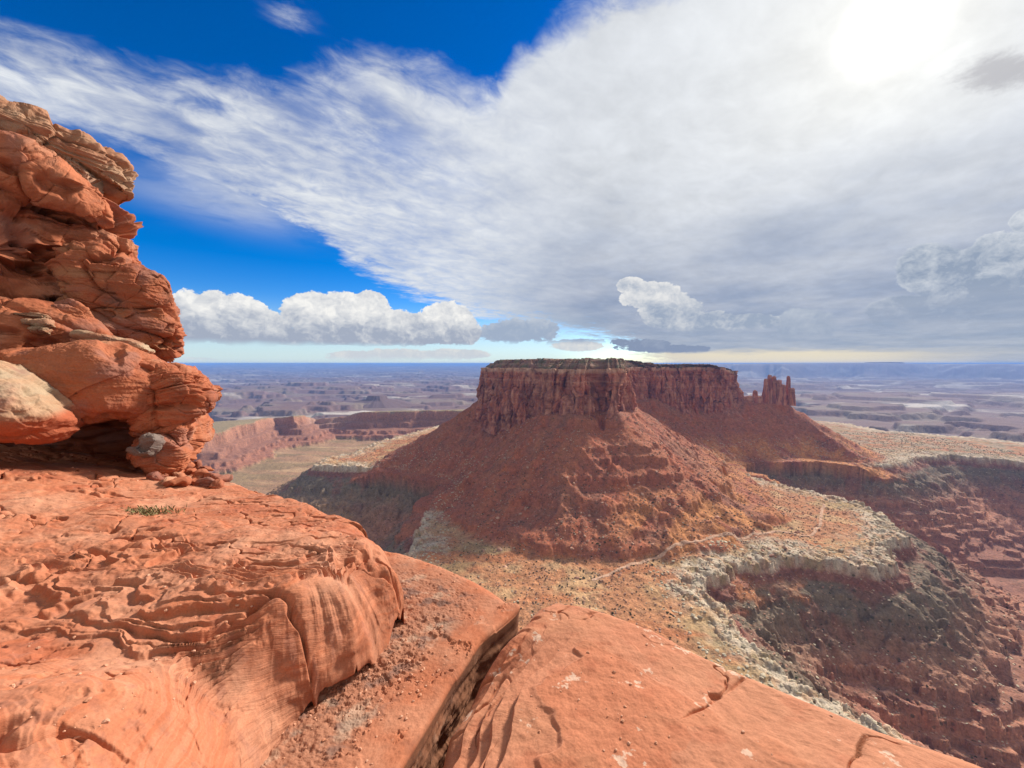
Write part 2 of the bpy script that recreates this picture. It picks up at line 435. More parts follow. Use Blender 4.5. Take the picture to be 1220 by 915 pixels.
def terrain_mat():
    m, nt, b, p = new_mat('canyon_ground', 0.95, 0.1)
    c = attr(nt)
    n1 = noise(p, 0.02, 6, 0.6); n2 = noise(p, 0.12, 6, 0.7); n3 = noise(p, 0.45, 3, 0.6)
    k = n2 * 1.7 + n3 * 1.2 - 0.45
    c = mix(1.0, c, gray(k), 'MULTIPLY')
    c = mix(n1.ss(.4, .7) * .35, c, mix(1.0, c, (0.78, 0.82, 0.9), 'MULTIPLY'))
    # scrub and pale stones lying about
    v1 = voro(p, 0.11, out='Distance'); w = noise(p, 0.02, 4, 0.6)
    c = mix((1 - v1.ss(0.14, 0.26)) * w.ss(0.42, 0.6) * 0.75, c, (0.055, 0.055, 0.03))
    v2 = voro(mapping(p, loc=(31, 7, 0)), 0.15, out='Distance'); w2 = noise(mapping(p, loc=(310, 70, 0)), 0.025, 4, 0.6)
    c = mix((1 - v2.ss(0.10, 0.2)) * w2.ss(0.40, 0.55) * 0.7, c, mix(1.0, c, (1.9, 1.9, 1.9), 'MULTIPLY'))
    setc(nt, b, c)
    bump(nt, b, n2 * 0.7 + n3 * .5, 0.9, 2.5)
    return m
M_ter = terrain_mat()
def butte_mat():
    m, nt, b, p = new_mat('butte_rock', 0.95, 0.1)
    c = attr(nt)
    n2 = noise(mapping(p, scale=(1, 1, 0.25)), 0.16, 7, 0.65); n3 = noise(p, 0.5, 4, 0.6)
    c = mix(1.0, c, gray(n2 * 1.1 + n3 * .5 + .2), 'MULTIPLY')
    setc(nt, b, c); bump(nt, b, n2 + n3 * .4, 0.9, 2.0)
    return m
M_butte = butte_mat()
def plain_mat(name, c0, c1, scale, rough=.95):
    m, nt, b, p = new_mat(name, rough, 0.1)
    n = noise(p, scale, 5, .6)
    oi = nt.nodes.new('ShaderNodeObjectInfo')
    c = mix(n.ss(.3, .7), c0, c1)
    c = mix(1.0, c, gray(V(oi.outputs['Random']) * 0.5 + 0.75), 'MULTIPLY')
    setc(nt, b, c); bump(nt, b, n, .6, .4 / scale)
    return m

# ================================================================== THE CANYON COUNTRY
def Z(pts, z): return [at_z(px, py, z) for px, py in pts]
RIM = -280.0
WR = Z([(375, 555), (430, 558), (470, 560), (500, 566), (535, 572), (545, 583), (520, 600), (502, 625), (490, 655)], RIM) + \
     [(-200, 450), (-260, 300), (-320, 100), (-300, 20), (290, 20), (305, 150)] + \
     Z([(1113, 906), (1040, 866), (996, 836), (941, 807), (904, 770), (868, 734), (831, 700), (857, 686), (882, 673), (941, 666), (977, 668), (1040, 677), (1054, 673), (1072, 638), (1058, 617), (1025, 602), (985, 591)], RIM) + \
     [(622, 880), (560, 960), (590, 1060), (650, 1095)] + Z([(903, 549), (967, 547), (1039, 556), (1080, 551), (1092, 545), (1137, 543), (1220, 551)], RIM) + \
     [(1800, 1000), (2600, 1150), (2600, 1500)] + Z([(1220, 527), (1130, 519), (1050, 513), (1000, 503)], RIM) + \
     [(1300, 2300), (700, 2500), (100, 2300), (-250, 1850)] + Z([(455, 524), (420, 540), (385, 547)], RIM)
LP = Z([(234, 519), (262, 514), (280, 507), (300, 503), (328, 494), (350, 497), (374, 489), (420, 490), (462, 491), (500, 489), (545, 490)], RIM) + \
     [(100, 2350), (300, 2700)] + Z([(520, 481), (430, 483), (347, 481), (300, 485), (234, 489)], RIM) + [(-2600, 1900), (-2200, 1300)]
BZ = -107.0
BUT = Z([(569, 478), (585, 483), (604, 485), (638, 487), (660, 491), (690, 494), (712, 490), (735, 493), (752, 488)], BZ) + \
      [(300, 960), (330, 1080), (410, 1180)] + Z([(800, 474), (840, 473), (868, 473), (882, 472)], BZ) + [(790, 1330), (720, 1480), (400, 1560), (60, 1500), (-70, 1300)]
SPI = [(742, 1290), (800, 1262), (870, 1262), (905, 1290), (880, 1340), (780, 1350)]

def terrain(x, y, want_col=False):
    r = np.hypot(x, y)
    big = fbm(x / 420, y / 420, 0, 3, 5)
    wx = x + 14 * fbm(x / 60, y / 60, 0, 4, 1); wy = y + 14 * fbm(x / 60, y / 60, 0, 4, 2)
    fine = fbm(x / 22, y / 22, 0, 4, 9)
    # ---- floors
    flo = -425 + 14 * big + 5 * fbm(x / 120, y / 120, 0, 4, 3)
    flo = flo + 25 * sstep(-100, -900, x)
    # gullied red ledges on the floor to the right
    rl = sstep(150, 450, x)
    t1, kl = terrace(flo + 26 * fbm(x / 300, y / 170, 0, 3, 31, gain=.4) + fine * 1.2, 9.0, 4, 0.25)
    flo = flo * (1 - rl) + t1 * rl
    # ---- white rim bench
    dW = sdist(WR, wx, wy) + 6 * fine + 3.5 * fbm(x / 7, y / 7, 0, 3, 41) + 5 * fbm(x / 26, y / 26, 0, 2, 43, ridged=True)
    def below(d, drop, slope):
        """profile outside a rim: cap cliff, slope, small ledges"""
        q = np.maximum(-d, 0)
        cl = drop * sstep(0, 5, q)
        return RIM - cl - np.maximum(q - 5, 0) * slope
    rib = fbm(x / 34, y / 34, 0, 4, 12, ridged=True)
    zo = below(dW, 12, 0.60) + rib * 9 * sstep(5, 60, -dW)
    tt, _ = terrace(zo + 6 * fine, 17, 8, 0.35)
    zo = zo * 0.68 + tt * 0.32
    # knobbly caprock lip
    f1 = fbm(x / 9, y / 9, 0, 3, 40)
    lip = sstep(45, 5, dW) * sstep(-4, 3, dW)
    bench = RIM + 3.5 * big + 2.2 * fine + 6 * np.maximum(fbm(x / 75, y / 75, 0, 4, 21), 0) + lip * (2.5 * f1 + 1.5)
    z = np.where(dW > 0, bench, np.minimum(zo, bench))
    lo_mask = dW < 0
    z = np.where(lo_mask, smax(z, flo, 10), z)
    bw1, bw2, bid = worley(x / 13 + .3 * fine, y / 13, 0 * x, 42)
    blk = sstep(50, 10, dW) * sstep(-6, 2, dW)
    z = z + blk * ((bid - .5) * 4.5 - 2.2 * np.exp(-((bw2 - bw1) / .07) ** 2))
    nz = 13 * fbm(x / 230, y / 130, 0, 4, 44, gain=.4) + 1.2 * fine
    lt, lk = terrace(z + nz, 12, 14, 0.10, 0.9)
    lm = rl * sstep(-322, -362, z) * (dW < 0) * .85
    z = z * (1 - lm) + (lt - nz) * lm
    # ---- far-left plateau with its own rim
    lwx = x + 60 * fbm(x / 220, y / 220, 0, 4, 51); lwy = y + 60 * fbm(x / 220, y / 220, 0, 4, 52)
    dL = sdist(LP, lwx, lwy)
    q = np.maximum(-dL, 0)
    zl = RIM - 26 * sstep(0, 16, q) - 22 * sstep(40, 80, q) - q * 0.30 + 8 * fbm(x / 60, y / 60, 0, 4, 53, ridged=True) * sstep(0, 60, q)
    n_ = 7 * fbm(x / 90, y / 90, 0, 4, 54); tl_, kl_ = terrace(zl + n_, 24, 15, .14, .9); zl = zl * .3 + (tl_ - n_) * .7
    zl = np.where(dL > 0, RIM + 3 * big - 0.0, zl)
    near_l = (dL > -600)
    z = np.where(near_l, smax(z, zl, 6), z)
    # ---- talus aprons of the butte and of the spires
    bwx = x + 10 * fbm(x / 45, y / 45, 0, 3, 61); bwy = y + 10 * fbm(x / 45, y / 45, 0, 3, 62)
    dB = -sdist(BUT, bwx, bwy)
    dS = -sdist(SPI, bwx, bwy)
    rr = fbm(x / 95, y / 95, 0, 4, 63, ridged=True); rs = fbm(x / 30, y / 30, 0, 4, 64, ridged=True)
    ang = np.arctan2(y - 1180, x - 300)
    gul = fbm(ang * 9 + .5 * fbm(x / 90, y / 90, 0, 3, 67), r / 260, 0, 4, 68, ridged=True)
    def apron(d, top):
        q = np.maximum(d, 0)
        a = top - 0.74 * q + 0.00046 * np.minimum(q, 420) ** 2
        a = a + ((rr - .25) * 7 + (rs - .25) * 2.5) * sstep(0, 130, q) * sstep(420, 200, q) + fine * 1.5
        a = a + 8 * (gul - .25) * sstep(5, 120, q) * sstep(420, 230, q)
        return a
    za = apron(dB, -104); zs = apron(dS, -122)
    # thin hard band in the apron
    ta, _ = terrace(za + 5 * fbm(x / 80, y / 80, 0, 3, 66), 30, 5, 0.13, 0.8)
    ta = ta - 5 * fbm(x / 80, y / 80, 0, 3, 66)
    tw_ = .32 * sstep(-.2, .3, fbm(x / 130, y / 130, 0, 3, 69)) + .08
    za = za * (1 - tw_) + ta * tw_
    za = np.where(dB < -4, -125, za); zs = np.where(dS < -4, -135, zs)
    zt = smax(za, zs, 6)
    zt = np.where((dB > 700) & (dS > 700), -900, zt)
    zt = np.minimum(zt, np.where(dW > -40, RIM + 4 + np.maximum(dW, 0) * 0.85, -900))
    onap = sstep(-6, 10, zt - z)
    z = np.where(zt > -850, smax(z, zt, 9), z)
    # red clay mounds on the bench in front of the butte
    mound = np.zeros_like(z); mred = np.zeros_like(z)
    for (px, py, rx, ry, h) in ((625, 642, 42, 60, 13), (715, 640, 90, 40, 15), (790, 645, 60, 30, 12), (690, 660, 60, 22, 9), (760, 662, 42, 16, 10), (655, 662, 24, 12, 7), (600, 622, 40, 40, 12), (905, 620, 60, 45, 20), (850, 610, 70, 40, 16), (860, 640, 60, 20, 9)):
        cx, cy = at_z(px, py, RIM)
        g = np.maximum(1 - ((bwx - cx) / rx) ** 2 - ((bwy - cy) / ry) ** 2, 0)
        g = g * g * (3 - 2 * g)
        mound = np.maximum(mound, g * h)
    z = z + mound * (.8 + .2 * rs) * (dW > 5) * sstep(22, 0, zt - RIM)
    # ---- canyon country beyond
    far = sstep(2350, 2950, r + 120 * big)
    fb = fbm(x / 2600, y / 1900, 0, 6, 71)
    fz = -440 + 130 * fb + 45 * fbm(x / 700, y / 500, 0, 5, 72)
    tf, kf = terrace(fz, 42, 6, 0.16)
    rise = 130 * sstep(9000, 30000, r) + 120 * sstep(16000, 45000, r)
    fz = tf + rise + 6 * fbm(x / 160, y / 160, 0, 3, 73)
    fz = np.minimum(fz, -170 - 0 * r)
    # level tablelands on the right horizon, low blue ranges on the left
    az = np.degrees(np.arctan2(x, y))
    edge = 15000 + 4200 * fbm(az / 7.0, az * 0 + 3.3, 0, 5, 74)
    tab = sstep(0, 2600, r - edge) * sstep(17, 25, az)
    fz = fz * (1 - tab) + tab * np.minimum(22, -10 + 60 * fbm(az / 16, az * 0, 0, 2, 75))
    rng = sstep(30000, 42000, r) * sstep(12, 4, az)
    fz = fz * (1 - rng) + rng * np.minimum(22, -260 + 420 * np.maximum(fbm(az / 6.5 + .35, az * 0 + r / 26000, 0, 5, 76), -0.2) + 220 * np.exp(-((az + 33) / 5) ** 2))
    z = z + 0.9 * fbm(x / 9, y / 9, 0, 4, 77) + .5 * np.abs(fbm(x / 4, y / 4, 0, 2, 78))
    zout = z * (1 - far) + fz * far
    if not want_col: return zout
    # ---- the colour of each kind of ground
    C = np.zeros(x.shape + (3,))
    def put(mask, c):
        nonlocal C
        C = C * (1 - mask[..., None]) + np.asarray(c) * mask[..., None]
    pa = fbm(x / 55, y / 55, 0, 5, 81); pb = fbm(x / 18, y / 18, 0, 4, 82); pc = fbm(x / 160, y / 160, 0, 4, 83)
    put(np.ones_like(x), (0.27, 0.125, 0.085))                                  # red floor
    lf = sstep(-150, -500, x)
    put(lf, (0.265, 0.165, 0.10)); put(lf * sstep(-.1, .3, fbm(x / 400, y / 90, 0, 4, 84)), (0.21, 0.15, 0.085)); put(lf * sstep(.15, .5, fbm(x / 300, y / 60, 0, 4, 85)) * .7, (0.34, 0.235, 0.14))
    if True:
        ledge_c = hash01(kl, 3)
        put(rl * (1 - lf) * 0.6 * ledge_c, (0.36, 0.17, 0.11)); put(rl * sstep(0.0, .5, pb) * .5, (0.20, 0.10, 0.08))
        put(rl * sstep(.1, .5, pc) * .45, (0.17, 0.13, 0.10))
    shale = (sstep(-4, -12, dW) * sstep(-130 + 0, -50, dW + 40 * pa)) * sstep(0, 30, z - flo)
    put(shale * .9, (0.15, 0.125, 0.09)); put(shale * sstep(.05, .4, pa) * .7, (0.20, 0.095, 0.07))
    put(sstep(-4, -6, dW) * sstep(-22, -16, dW) * .8, (0.20, 0.085, 0.065))      # red band under the caprock
    put(sstep(-.5, 1, dW), (0.34, 0.165, 0.085))                                   # bench soil
    inb = sstep(0, 4, dW)
    put(inb * sstep(-.05, .35, pa) * .7, (0.39, 0.27, 0.15)); put(inb * sstep(.1, .45, pc) * .6, (0.28, 0.215, 0.11)); put(inb * sstep(.1, .4, fbm(x / 90, y / 40, 0, 4, 86)) * .8, (0.33, 0.13, 0.06)); put(inb * sstep(.0, .5, pb) * .35, (0.24, 0.15, 0.09))
    rb = inb * sstep(800, 980, x)
    put(rb * sstep(-.2, .25, pa), (0.31, 0.225, 0.155)); put(rb * sstep(-.05, .3, pb) * .7, (0.16, 0.145, 0.08)); put(rb * sstep(.1, .35, -pb) * .6 * sstep(140, 40, dW), (0.44, 0.39, 0.32))
    slick = sstep(-7, -1, dW) * sstep(58, 8, dW + 55 * pa)
    put(slick * (.35 + .6 * sstep(-.3, .2, pb)), (0.42, 0.365, 0.285)); put(slick * sstep(0.1, .45, -pb) * .7, (0.25, 0.21, 0.12))
    put(sstep(1.0, 4.5, mound), (0.33, 0.125, 0.062)); put(sstep(4, 9, mound) * sstep(-.2, .3, pa) * .6, (0.40, 0.19, 0.085))
    ap = onap * (dW > -30)
    ap_all = onap
    put(ap_all, (0.27, 0.098, 0.058))
    put(ap_all * sstep(0, .45, rr + pa * .4) * .75, (0.30, 0.10, 0.052)); put(ap_all * sstep(.05, .4, pc - .3 * rr) * .5, (0.18, 0.10, 0.07)); put(ap_all * sstep(0, .4, pb) * .4, (0.16, 0.085, 0.06))
    low = sstep(-200, -250, z) * ap_all * sstep(100, 260, x)
    put(low * sstep(-.3, .2, pa), (0.42, 0.19, 0.075))
    put(ap_all * sstep(.1, .5, gul) * .5, (0.30, 0.125, 0.068)); put(ap_all * sstep(18, 6, dB) * .6, (0.24, 0.11, 0.075))
    lmask = lm[..., None] if np.ndim(lm) else lm
    put(lm * .55 * (hash01(lk, 4) > .5), (0.36, 0.17, 0.105)); put(lm * .45 * (hash01(lk, 14) > .6), (0.17, 0.085, 0.065))
    dl_ = sstep(0, 5, dL) * (zl > z - 12)
    put(sstep(-260, -200, dL) * (zl > flo + 4) * (zt < zl), (0.25, 0.115, 0.075))
    put(sstep(-50, -15, -np.abs(dL + 22)) * (zl > flo + 4) * .6 * (zt < zl), (0.30, 0.155, 0.10))
    put(sstep(-260, -200, dL) * (zl > flo + 4) * (zt < zl) * .6 * (hash01(kl_, 5) > .5), (0.20, 0.105, 0.075))
    put(dl_, (0.22, 0.175, 0.105)); put(dl_ * sstep(.05, .4, fbm(x / 300, y / 120, 0, 4, 87)) * .6, (0.31, 0.27, 0.16))
    # far country
    st = fbm(x / 2200, y / 700, 0, 6, 88); s2 = fbm(x / 900, y / 500, 0, 5, 89)
    FC = np.zeros_like(C); FC[:] = (0.21, 0.125, 0.10)
    def fput(mask, c):
        nonlocal FC
        FC = FC * (1 - mask[..., None]) + np.asarray(c) * mask[..., None]
    fput(sstep(-.1, .3, s2) * .7, (0.25, 0.19, 0.13)); fput(sstep(.1, .4, st) * .8, (0.16, 0.10, 0.09))
    hk = hash01(kf, 8)
    fput(sstep(.22, .5, st + .5 * s2) * .9, (0.58, 0.50, 0.41)); fput((hk > .6) * sstep(0, .3, s2) * .6, (0.46, 0.38, 0.31))
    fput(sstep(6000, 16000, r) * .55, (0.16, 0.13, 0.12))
    C = np.minimum(C * np.array((1.27, 1.18, 1.08)), .62)
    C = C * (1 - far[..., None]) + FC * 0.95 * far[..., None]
    return zout, C

def build_terrain():
    na = 1150
    az = np.radians(np.linspace(-72, 72, na))
    rad = np.concatenate([np.linspace(6, 230, 30), np.arange(236, 700, 1.6), np.arange(700, 1500, 2.1), np.arange(1502, 3000, 8), np.geomspace(3000, 90000, 420)])
    A, Rr = np.meshgrid(az, rad)          # rows = rings
    x, y = Rr * np.sin(A), Rr * np.cos(A)
    z, C = terrain(x, y, True)
    P = np.stack([x, y, z], -1).reshape(-1, 3)
    f = grid_faces(len(rad), na)[:, ::-1]
    me = mesh_np('terrain', P, f, C.reshape(-1, 3))
    tag(link('terrain', me, M_ter), kind='structure')
build_terrain()
def tz(x, y): return terrain(np.atleast_1d(np.asarray(x, float)), np.atleast_1d(np.asarray(y, float)))

# ---- the butte: a columned cliff wall with a stepped scrubby cap
def perimeter(poly, step):
    P = np.asarray(poly, float); Q = np.vstack([P, P[:1]])
    L = np.r_[0, np.cumsum(np.hypot(*np.diff(Q, axis=0).T))]
    s = np.arange(0, L[-1], step)
    return np.stack([np.interp(s, L, Q[:, 0]), np.interp(s, L, Q[:, 1])], 1), s, L[-1]
def wall_mesh(name, poly, zb, zt_fun, step, nz, amp, seed, col_top, smoothk=5, batter=0.10, cap=True):
    P, s, tot = perimeter(poly, step)
    if smoothk == 5:
        big = np.stack([14 * fbm(P[:, 0] / 70, P[:, 1] / 70, 0, 3, seed + 40), 14 * fbm(P[:, 0] / 70, P[:, 1] / 70, 5, 3, seed + 41)], 1); P = P + big + .5 * np.stack([14 * fbm(P[:, 0] / 22, P[:, 1] / 22, 0, 3, seed + 42), 14 * fbm(P[:, 0] / 22, P[:, 1] / 22, 5, 3, seed + 43)], 1)
    k = np.ones(smoothk) / smoothk
    Px = np.convolve(np.r_[P[-smoothk:, 0], P[:, 0], P[:smoothk, 0]], k, 'same')[smoothk:-smoothk]
    Py = np.convolve(np.r_[P[-smoothk:, 1], P[:, 1], P[:smoothk, 1]], k, 'same')[smoothk:-smoothk]
    P = np.stack([Px, Py], 1)
    T = np.roll(P, -3, 0) - np.roll(P, 3, 0); T /= np.linalg.norm(T, axis=1, keepdims=True)
    c = P.mean(0); N = np.stack([T[:, 1], -T[:, 0]], 1)
    if np.mean(np.sum(N * (P - c), 1)) < 0: N = -N
    t = np.linspace(0, 1, nz)[:, None]
    X = P[None, :, 0] + 0 * t; Y = P[None, :, 1] + 0 * t
    ztop = zt_fun(P[:, 0], P[:, 1])[None]
    Zz = zb + (ztop - zb) * t
    # joints: tall columns of uneven width, set back by different amounts, broken by bedding
    f1, f2, cid = worley(X / 17.0 + .25 * fbm(X / 20, Y / 20, Zz / 60, 2, seed), Y / 17.0, Zz / 70.0 + .3 * fbm(X / 30, Y / 30, 0, 2, seed + 5), seed)
    g1, g2, cid2 = worley(X / 7.5, Y / 7.5, Zz / 30.0, seed + 3)
    off = (cid - .5) * 1.7 - np.exp(-((f2 - f1) / .07) ** 2) * 0.7 + (cid2 - .5) * .6 - np.exp(-((g2 - g1) / .09) ** 2) * .25
    off = off + 1.2 * fbm(X / 42, Y / 42, Zz / 120, 3, seed + 7)
    bed = fbm(Zz * 0 + .5, Zz / 11 + .02 * fbm(X / 30, Y / 30, 0, 2, 3), 0, 3, seed + 9)
    off = off * amp + bed * amp * .28 + (1 - t) ** 2 * amp * .9 - t * (ztop - zb) * batter
    off = off + amp * .25 * fbm(X / 4, Y / 4, Zz / 5, 3, seed + 11)
    X = X + N[None, :, 0] * off; Y = Y + N[None, :, 1] * off
    pa = fbm(X / 30, Y / 30, Zz / 80, 4, seed + 20); pb = fbm(X / 8, Y / 8, Zz / 50, 4, seed + 21)
    C = np.zeros(X.shape + (3,)); C[:] = (0.27, 0.098, 0.06)
    def put(m, cc):
        nonlocal C
        C = C * (1 - m[..., None]) + np.asarray(cc) * m[..., None]
    put(sstep(-.1, .35, pa) * .8, (0.30, 0.155, 0.105)); put(sstep(-.05, .3, pb) * .8, (0.13, 0.055, 0.045)); put(sstep(.1, .4, bed) * sstep(.55, .8, t + 0 * X) * .5, (0.34, 0.19, 0.13)); put(sstep(.1, .5, -pb + .3 * bed) * .5, (0.35, 0.20, 0.14))
    put(sstep(.92, .97, t + 0 * X) * .8, col_top)
    V_ = np.stack([X, Y, Zz], -1)
    C = C * np.array((1.55, 1.4, 1.3))
    return V_, C, P, N, T
def butte():
    root = link('butte', None)
    root.location = (0, 0, 0)
    def ztop(x, y): return -12 + 4.0 * fbm(x / 50, y / 50, 0, 4, 91) - 14 * sstep(690, 745, x)
    W, C, P, N, T = wall_mesh('rock_wall', BUT, -175, ztop, 1.2, 110, 10.0, 101, (0.36, 0.24, 0.17))
    n, m = W.shape[:2]
    me = mesh_np('rock_wall', W.reshape(-1, 3), grid_faces(n, m, True), C.reshape(-1, 3))
    link('rock_wall', me, M_butte, root)
    # cap: slope from the rim of the wall up to a flat scrubby top, in thin ledges
    inner = W[-1]
    cx, cy = inner[:, 0].mean(), inner[:, 1].mean()
    nr = 170
    u = np.concatenate([np.linspace(0, .22, 90), np.linspace(.225, 1, nr - 90)])[:, None]
    X = inner[None, :, 0] * (1 - u) + cx * u; Y = inner[None, :, 1] * (1 - u) + cy * u
    dd = np.hypot(X - inner[None, :, 0], Y - inner[None, :, 1])
    dd = dd * (1 + .35 * fbm(X / 40, Y / 40, 0, 4, 92))
    rise = (24 - 13 * sstep(330, 480, X)) * sstep(0, 55, dd)
    rise, kk = terrace(rise, 4.2, 7, .3)
    Zz = inner[None, :, 2] + rise + 1.0 * fbm(X / 12, Y / 12, 0, 4, 93) * sstep(0, 6, dd) + 2.2 * fbm(X / 70, Y / 70, 0, 2, 94) * sstep(0, 60, dd)
    pa = fbm(X / 20, Y / 20, 0, 4, 95)
    C = np.zeros(X.shape + (3,)); C[:] = (0.24, 0.125, 0.085)
    k = sstep(-.2, .3, pa)[..., None]; C = C * (1 - k) + np.array((0.16, 0.13, 0.075)) * k
    k = ((hash01(kk, 2) > .55) * sstep(2, 8, dd) * .7)[..., None]; C = C * (1 - k) + np.array((0.32, 0.2, 0.14)) * k
    me = mesh_np('cap', np.stack([X, Y, Zz], -1).reshape(-1, 3), grid_faces(nr, m, True), C.reshape(-1, 3))
    link('cap', me, M_butte, root)
    tag(root, 'huge flat-topped red butte with sheer columned cliffs above the talus slope', 'butte')
    return X, Y, Zz, inner
bX, bY, bZ, bI = butte()

# ---- spires at the butte's end
def spires():
    root = link('rock_spires', None)
    tag(root, 'cluster of jagged red rock spires standing beyond the right end of the butte', 'rock spires')
    YD = 1290
    def tower(name, pxs, pyt, pyb, depth, seed, dy=0):
        a, b = at_y(pxs[0], pyb, YD + dy), at_y(pxs[1], pyb, YD + dy)
        top = at_y(pxs[0], pyt, YD + dy)[2]; bot = a[2] - 14
        w = b[0] - a[0]
        poly = [(a[0], YD + dy - depth * .35), (a[0] + w * .3, YD + dy - depth * .5), (b[0] - w * .2, YD + dy - depth * .5), (b[0], YD + dy - depth * .2), (b[0], YD + dy + depth * .4), (a[0] + w * .4, YD + dy + depth * .5), (a[0], YD + dy + depth * .3)]
        W, C, P, N, T = wall_mesh(name, poly, bot, lambda x, y: top - 7 * np.abs(fbm(x / 9, y / 9, 0, 3, seed)) , .8, 60, 2.0, seed, (0.28, 0.14, 0.1), 9, 0.05)
        n, m = W.shape[:2]
        # close the top with a low uneven crown
        c = W[-1].mean(0)
        rings = [W]
        for u, dz in ((.3, 2.2), (.6, 3.2), (.95, 2.5)):
            Rg = W[-1] * (1 - u) + c * u; Rg = Rg.copy(); Rg[:, 2] += dz + 2.5 * fbm(Rg[:, 0] / 5, Rg[:, 1] / 5, 0, 2, seed)
            rings.append(Rg[None])
        W2 = np.concatenate(rings, 0); C2 = np.concatenate([C] + [C[-1:]] * 3, 0)
        me = mesh_np(name, W2.reshape(-1, 3), grid_faces(W2.shape[0], m, True), C2.reshape(-1, 3))
        link(name, me, M_butte, root)
    tower('spire', (908, 914.5), 452, 478, 24, 201)
    tower('spire', (912.5, 919), 447.5, 478, 26, 202, 6)
    tower('spire', (918, 924.5), 449, 478, 26, 208, 3)
    tower('spire', (923, 930), 453.5, 478, 26, 203, -6)
    tower('spire', (928, 936), 459, 478, 28, 209, -8)
    tower('spire', (935.5, 940.5), 448.5, 478, 20, 204)
    tower('spire', (940, 945.5), 463, 478, 22, 205, -10)
    tower('ridge', (884, 910), 472.5, 480, 26, 206, 4)
    tower('ridge', (896, 902), 466, 480, 20, 207)
spires()

# ---- far buttes standing on the plain
def far_butte(px0, px1, py_top, py_base, dist, label, seed, top_share=.3):
    a, b = at_y(px0, py_base, dist), at_y(px1, py_base, dist)
    cx, w = (a[0] + b[0]) / 2, (b[0] - a[0]) / 2
    top = at_y(px0, py_top, dist)[2]; base = min(a[2], -300) - 60
    th = np.linspace(0, 2 * np.pi, 220, endpoint=False)[None, :]
    prof = [(1.15, 0), (.85, .22), (.62, .45), (.45, .62), (top_share + .04, .72), (top_share, .98), (top_share * .8, 1.0), (0.01, 1.0)]
    rr = np.array([p[0] for p in prof])[:, None]; hh = np.array([p[1] for p in prof])[:, None]
    r_ = rr * w * (1 + .22 * fbm(np.cos(th) * 1.7 + 0 * rr, np.sin(th) * 1.7 + 0 * rr, 0, 4, seed))
    X, Y = cx + r_ * np.cos(th), dist + r_ * np.sin(th); Zz = base + (top - base) * hh + 0 * th
    C = np.zeros(X.shape + (3,)); C[:] = (0.16, 0.10, 0.085)
    o = link('distant_butte', mesh_np('distant_butte', np.stack([X, Y, Zz], -1).reshape(-1, 3), grid_faces(len(prof), 220, True), C.reshape(-1, 3)), M_butte)
    tag(o, label, 'butte')
far_butte(1005, 1100, 431.5, 447, 14500, 'dark blue mesa alone on the far right plain below the horizon', 301, .34)
far_butte(400, 500, 471, 480, 4300, 'low dark red hill on the plain beyond the left plateau', 302, .2)

# ------------------------------------------------------------------ haze
def haze():
    hv = 70000.0
    v = np.array([(sx * hv, y, zz) for zz in (-800.0, 27.0) for (sx, y) in ((-1, -3000), (1, -3000), (1, 95000), (-1, 95000))])
    f = np.array([(3, 2, 1, 0), (4, 5, 6, 7), (0, 1, 5, 4), (1, 2, 6, 5), (2, 3, 7, 6), (3, 0, 4, 7)])
    m = bpy.data.materials.new('haze_air'); m.use_nodes = True
    nt = m.node_tree; nt.nodes.clear()
    o = nt.nodes.new('ShaderNodeOutputMaterial'); pv = nt.nodes.new('ShaderNodeVolumePrincipled')
    pv.inputs['Color'].default_value = (0.24, 0.46, 1.0, 1)
    pv.inputs['Density'].default_value = 0.00005
    pv.inputs['Anisotropy'].default_value = 0.0
    nt.links.new(pv.outputs[0], o.inputs['Volume'])
    try: m.cycles.homogeneous_volume = True
    except Exception: pass
    tag(link('haze', mesh_np('haze', v, f, smooth=False), m), kind='stuff')
haze()

# ================================================================== THE LEDGE WE STAND ON
def seg_px(pts): return np.array([(*at_z(px, py, z), z) for px, py, z in pts])
ORANGE, RED, PALE, TAN, PURP = np.array((0.455, 0.150, 0.070)), np.array((0.36, 0.096, 0.044)), np.array((0.51, 0.245, 0.145)), np.array((0.42, 0.30, 0.19)), np.array((0.26, 0.12, 0.09))

def rbf(pts, eps=0.35):
    """smooth surface through scattered heights"""
    P = pts[:, :2]; h = pts[:, 2]
    def k(d2): return np.sqrt(d2 + eps * eps)
    D = ((P[:, None] - P[None]) ** 2).sum(-1)
    n = len(P)
    A = np.zeros((n + 3, n + 3)); A[:n, :n] = -k(D) - 0 * np.eye(n) ; A[:n, n] = 1; A[:n, n + 1:] = P; A[n:, :n] = A[:n, n:].T
    w = np.linalg.solve(A, np.r_[h, 0, 0, 0])
    def f(x, y):
        o = w[n] + w[n + 1] * x + w[n + 2] * y
        for (a, b), c in zip(P, w[:n]): o = o - c * k((x - a) ** 2 + (y - b) ** 2)
        return o
    return f

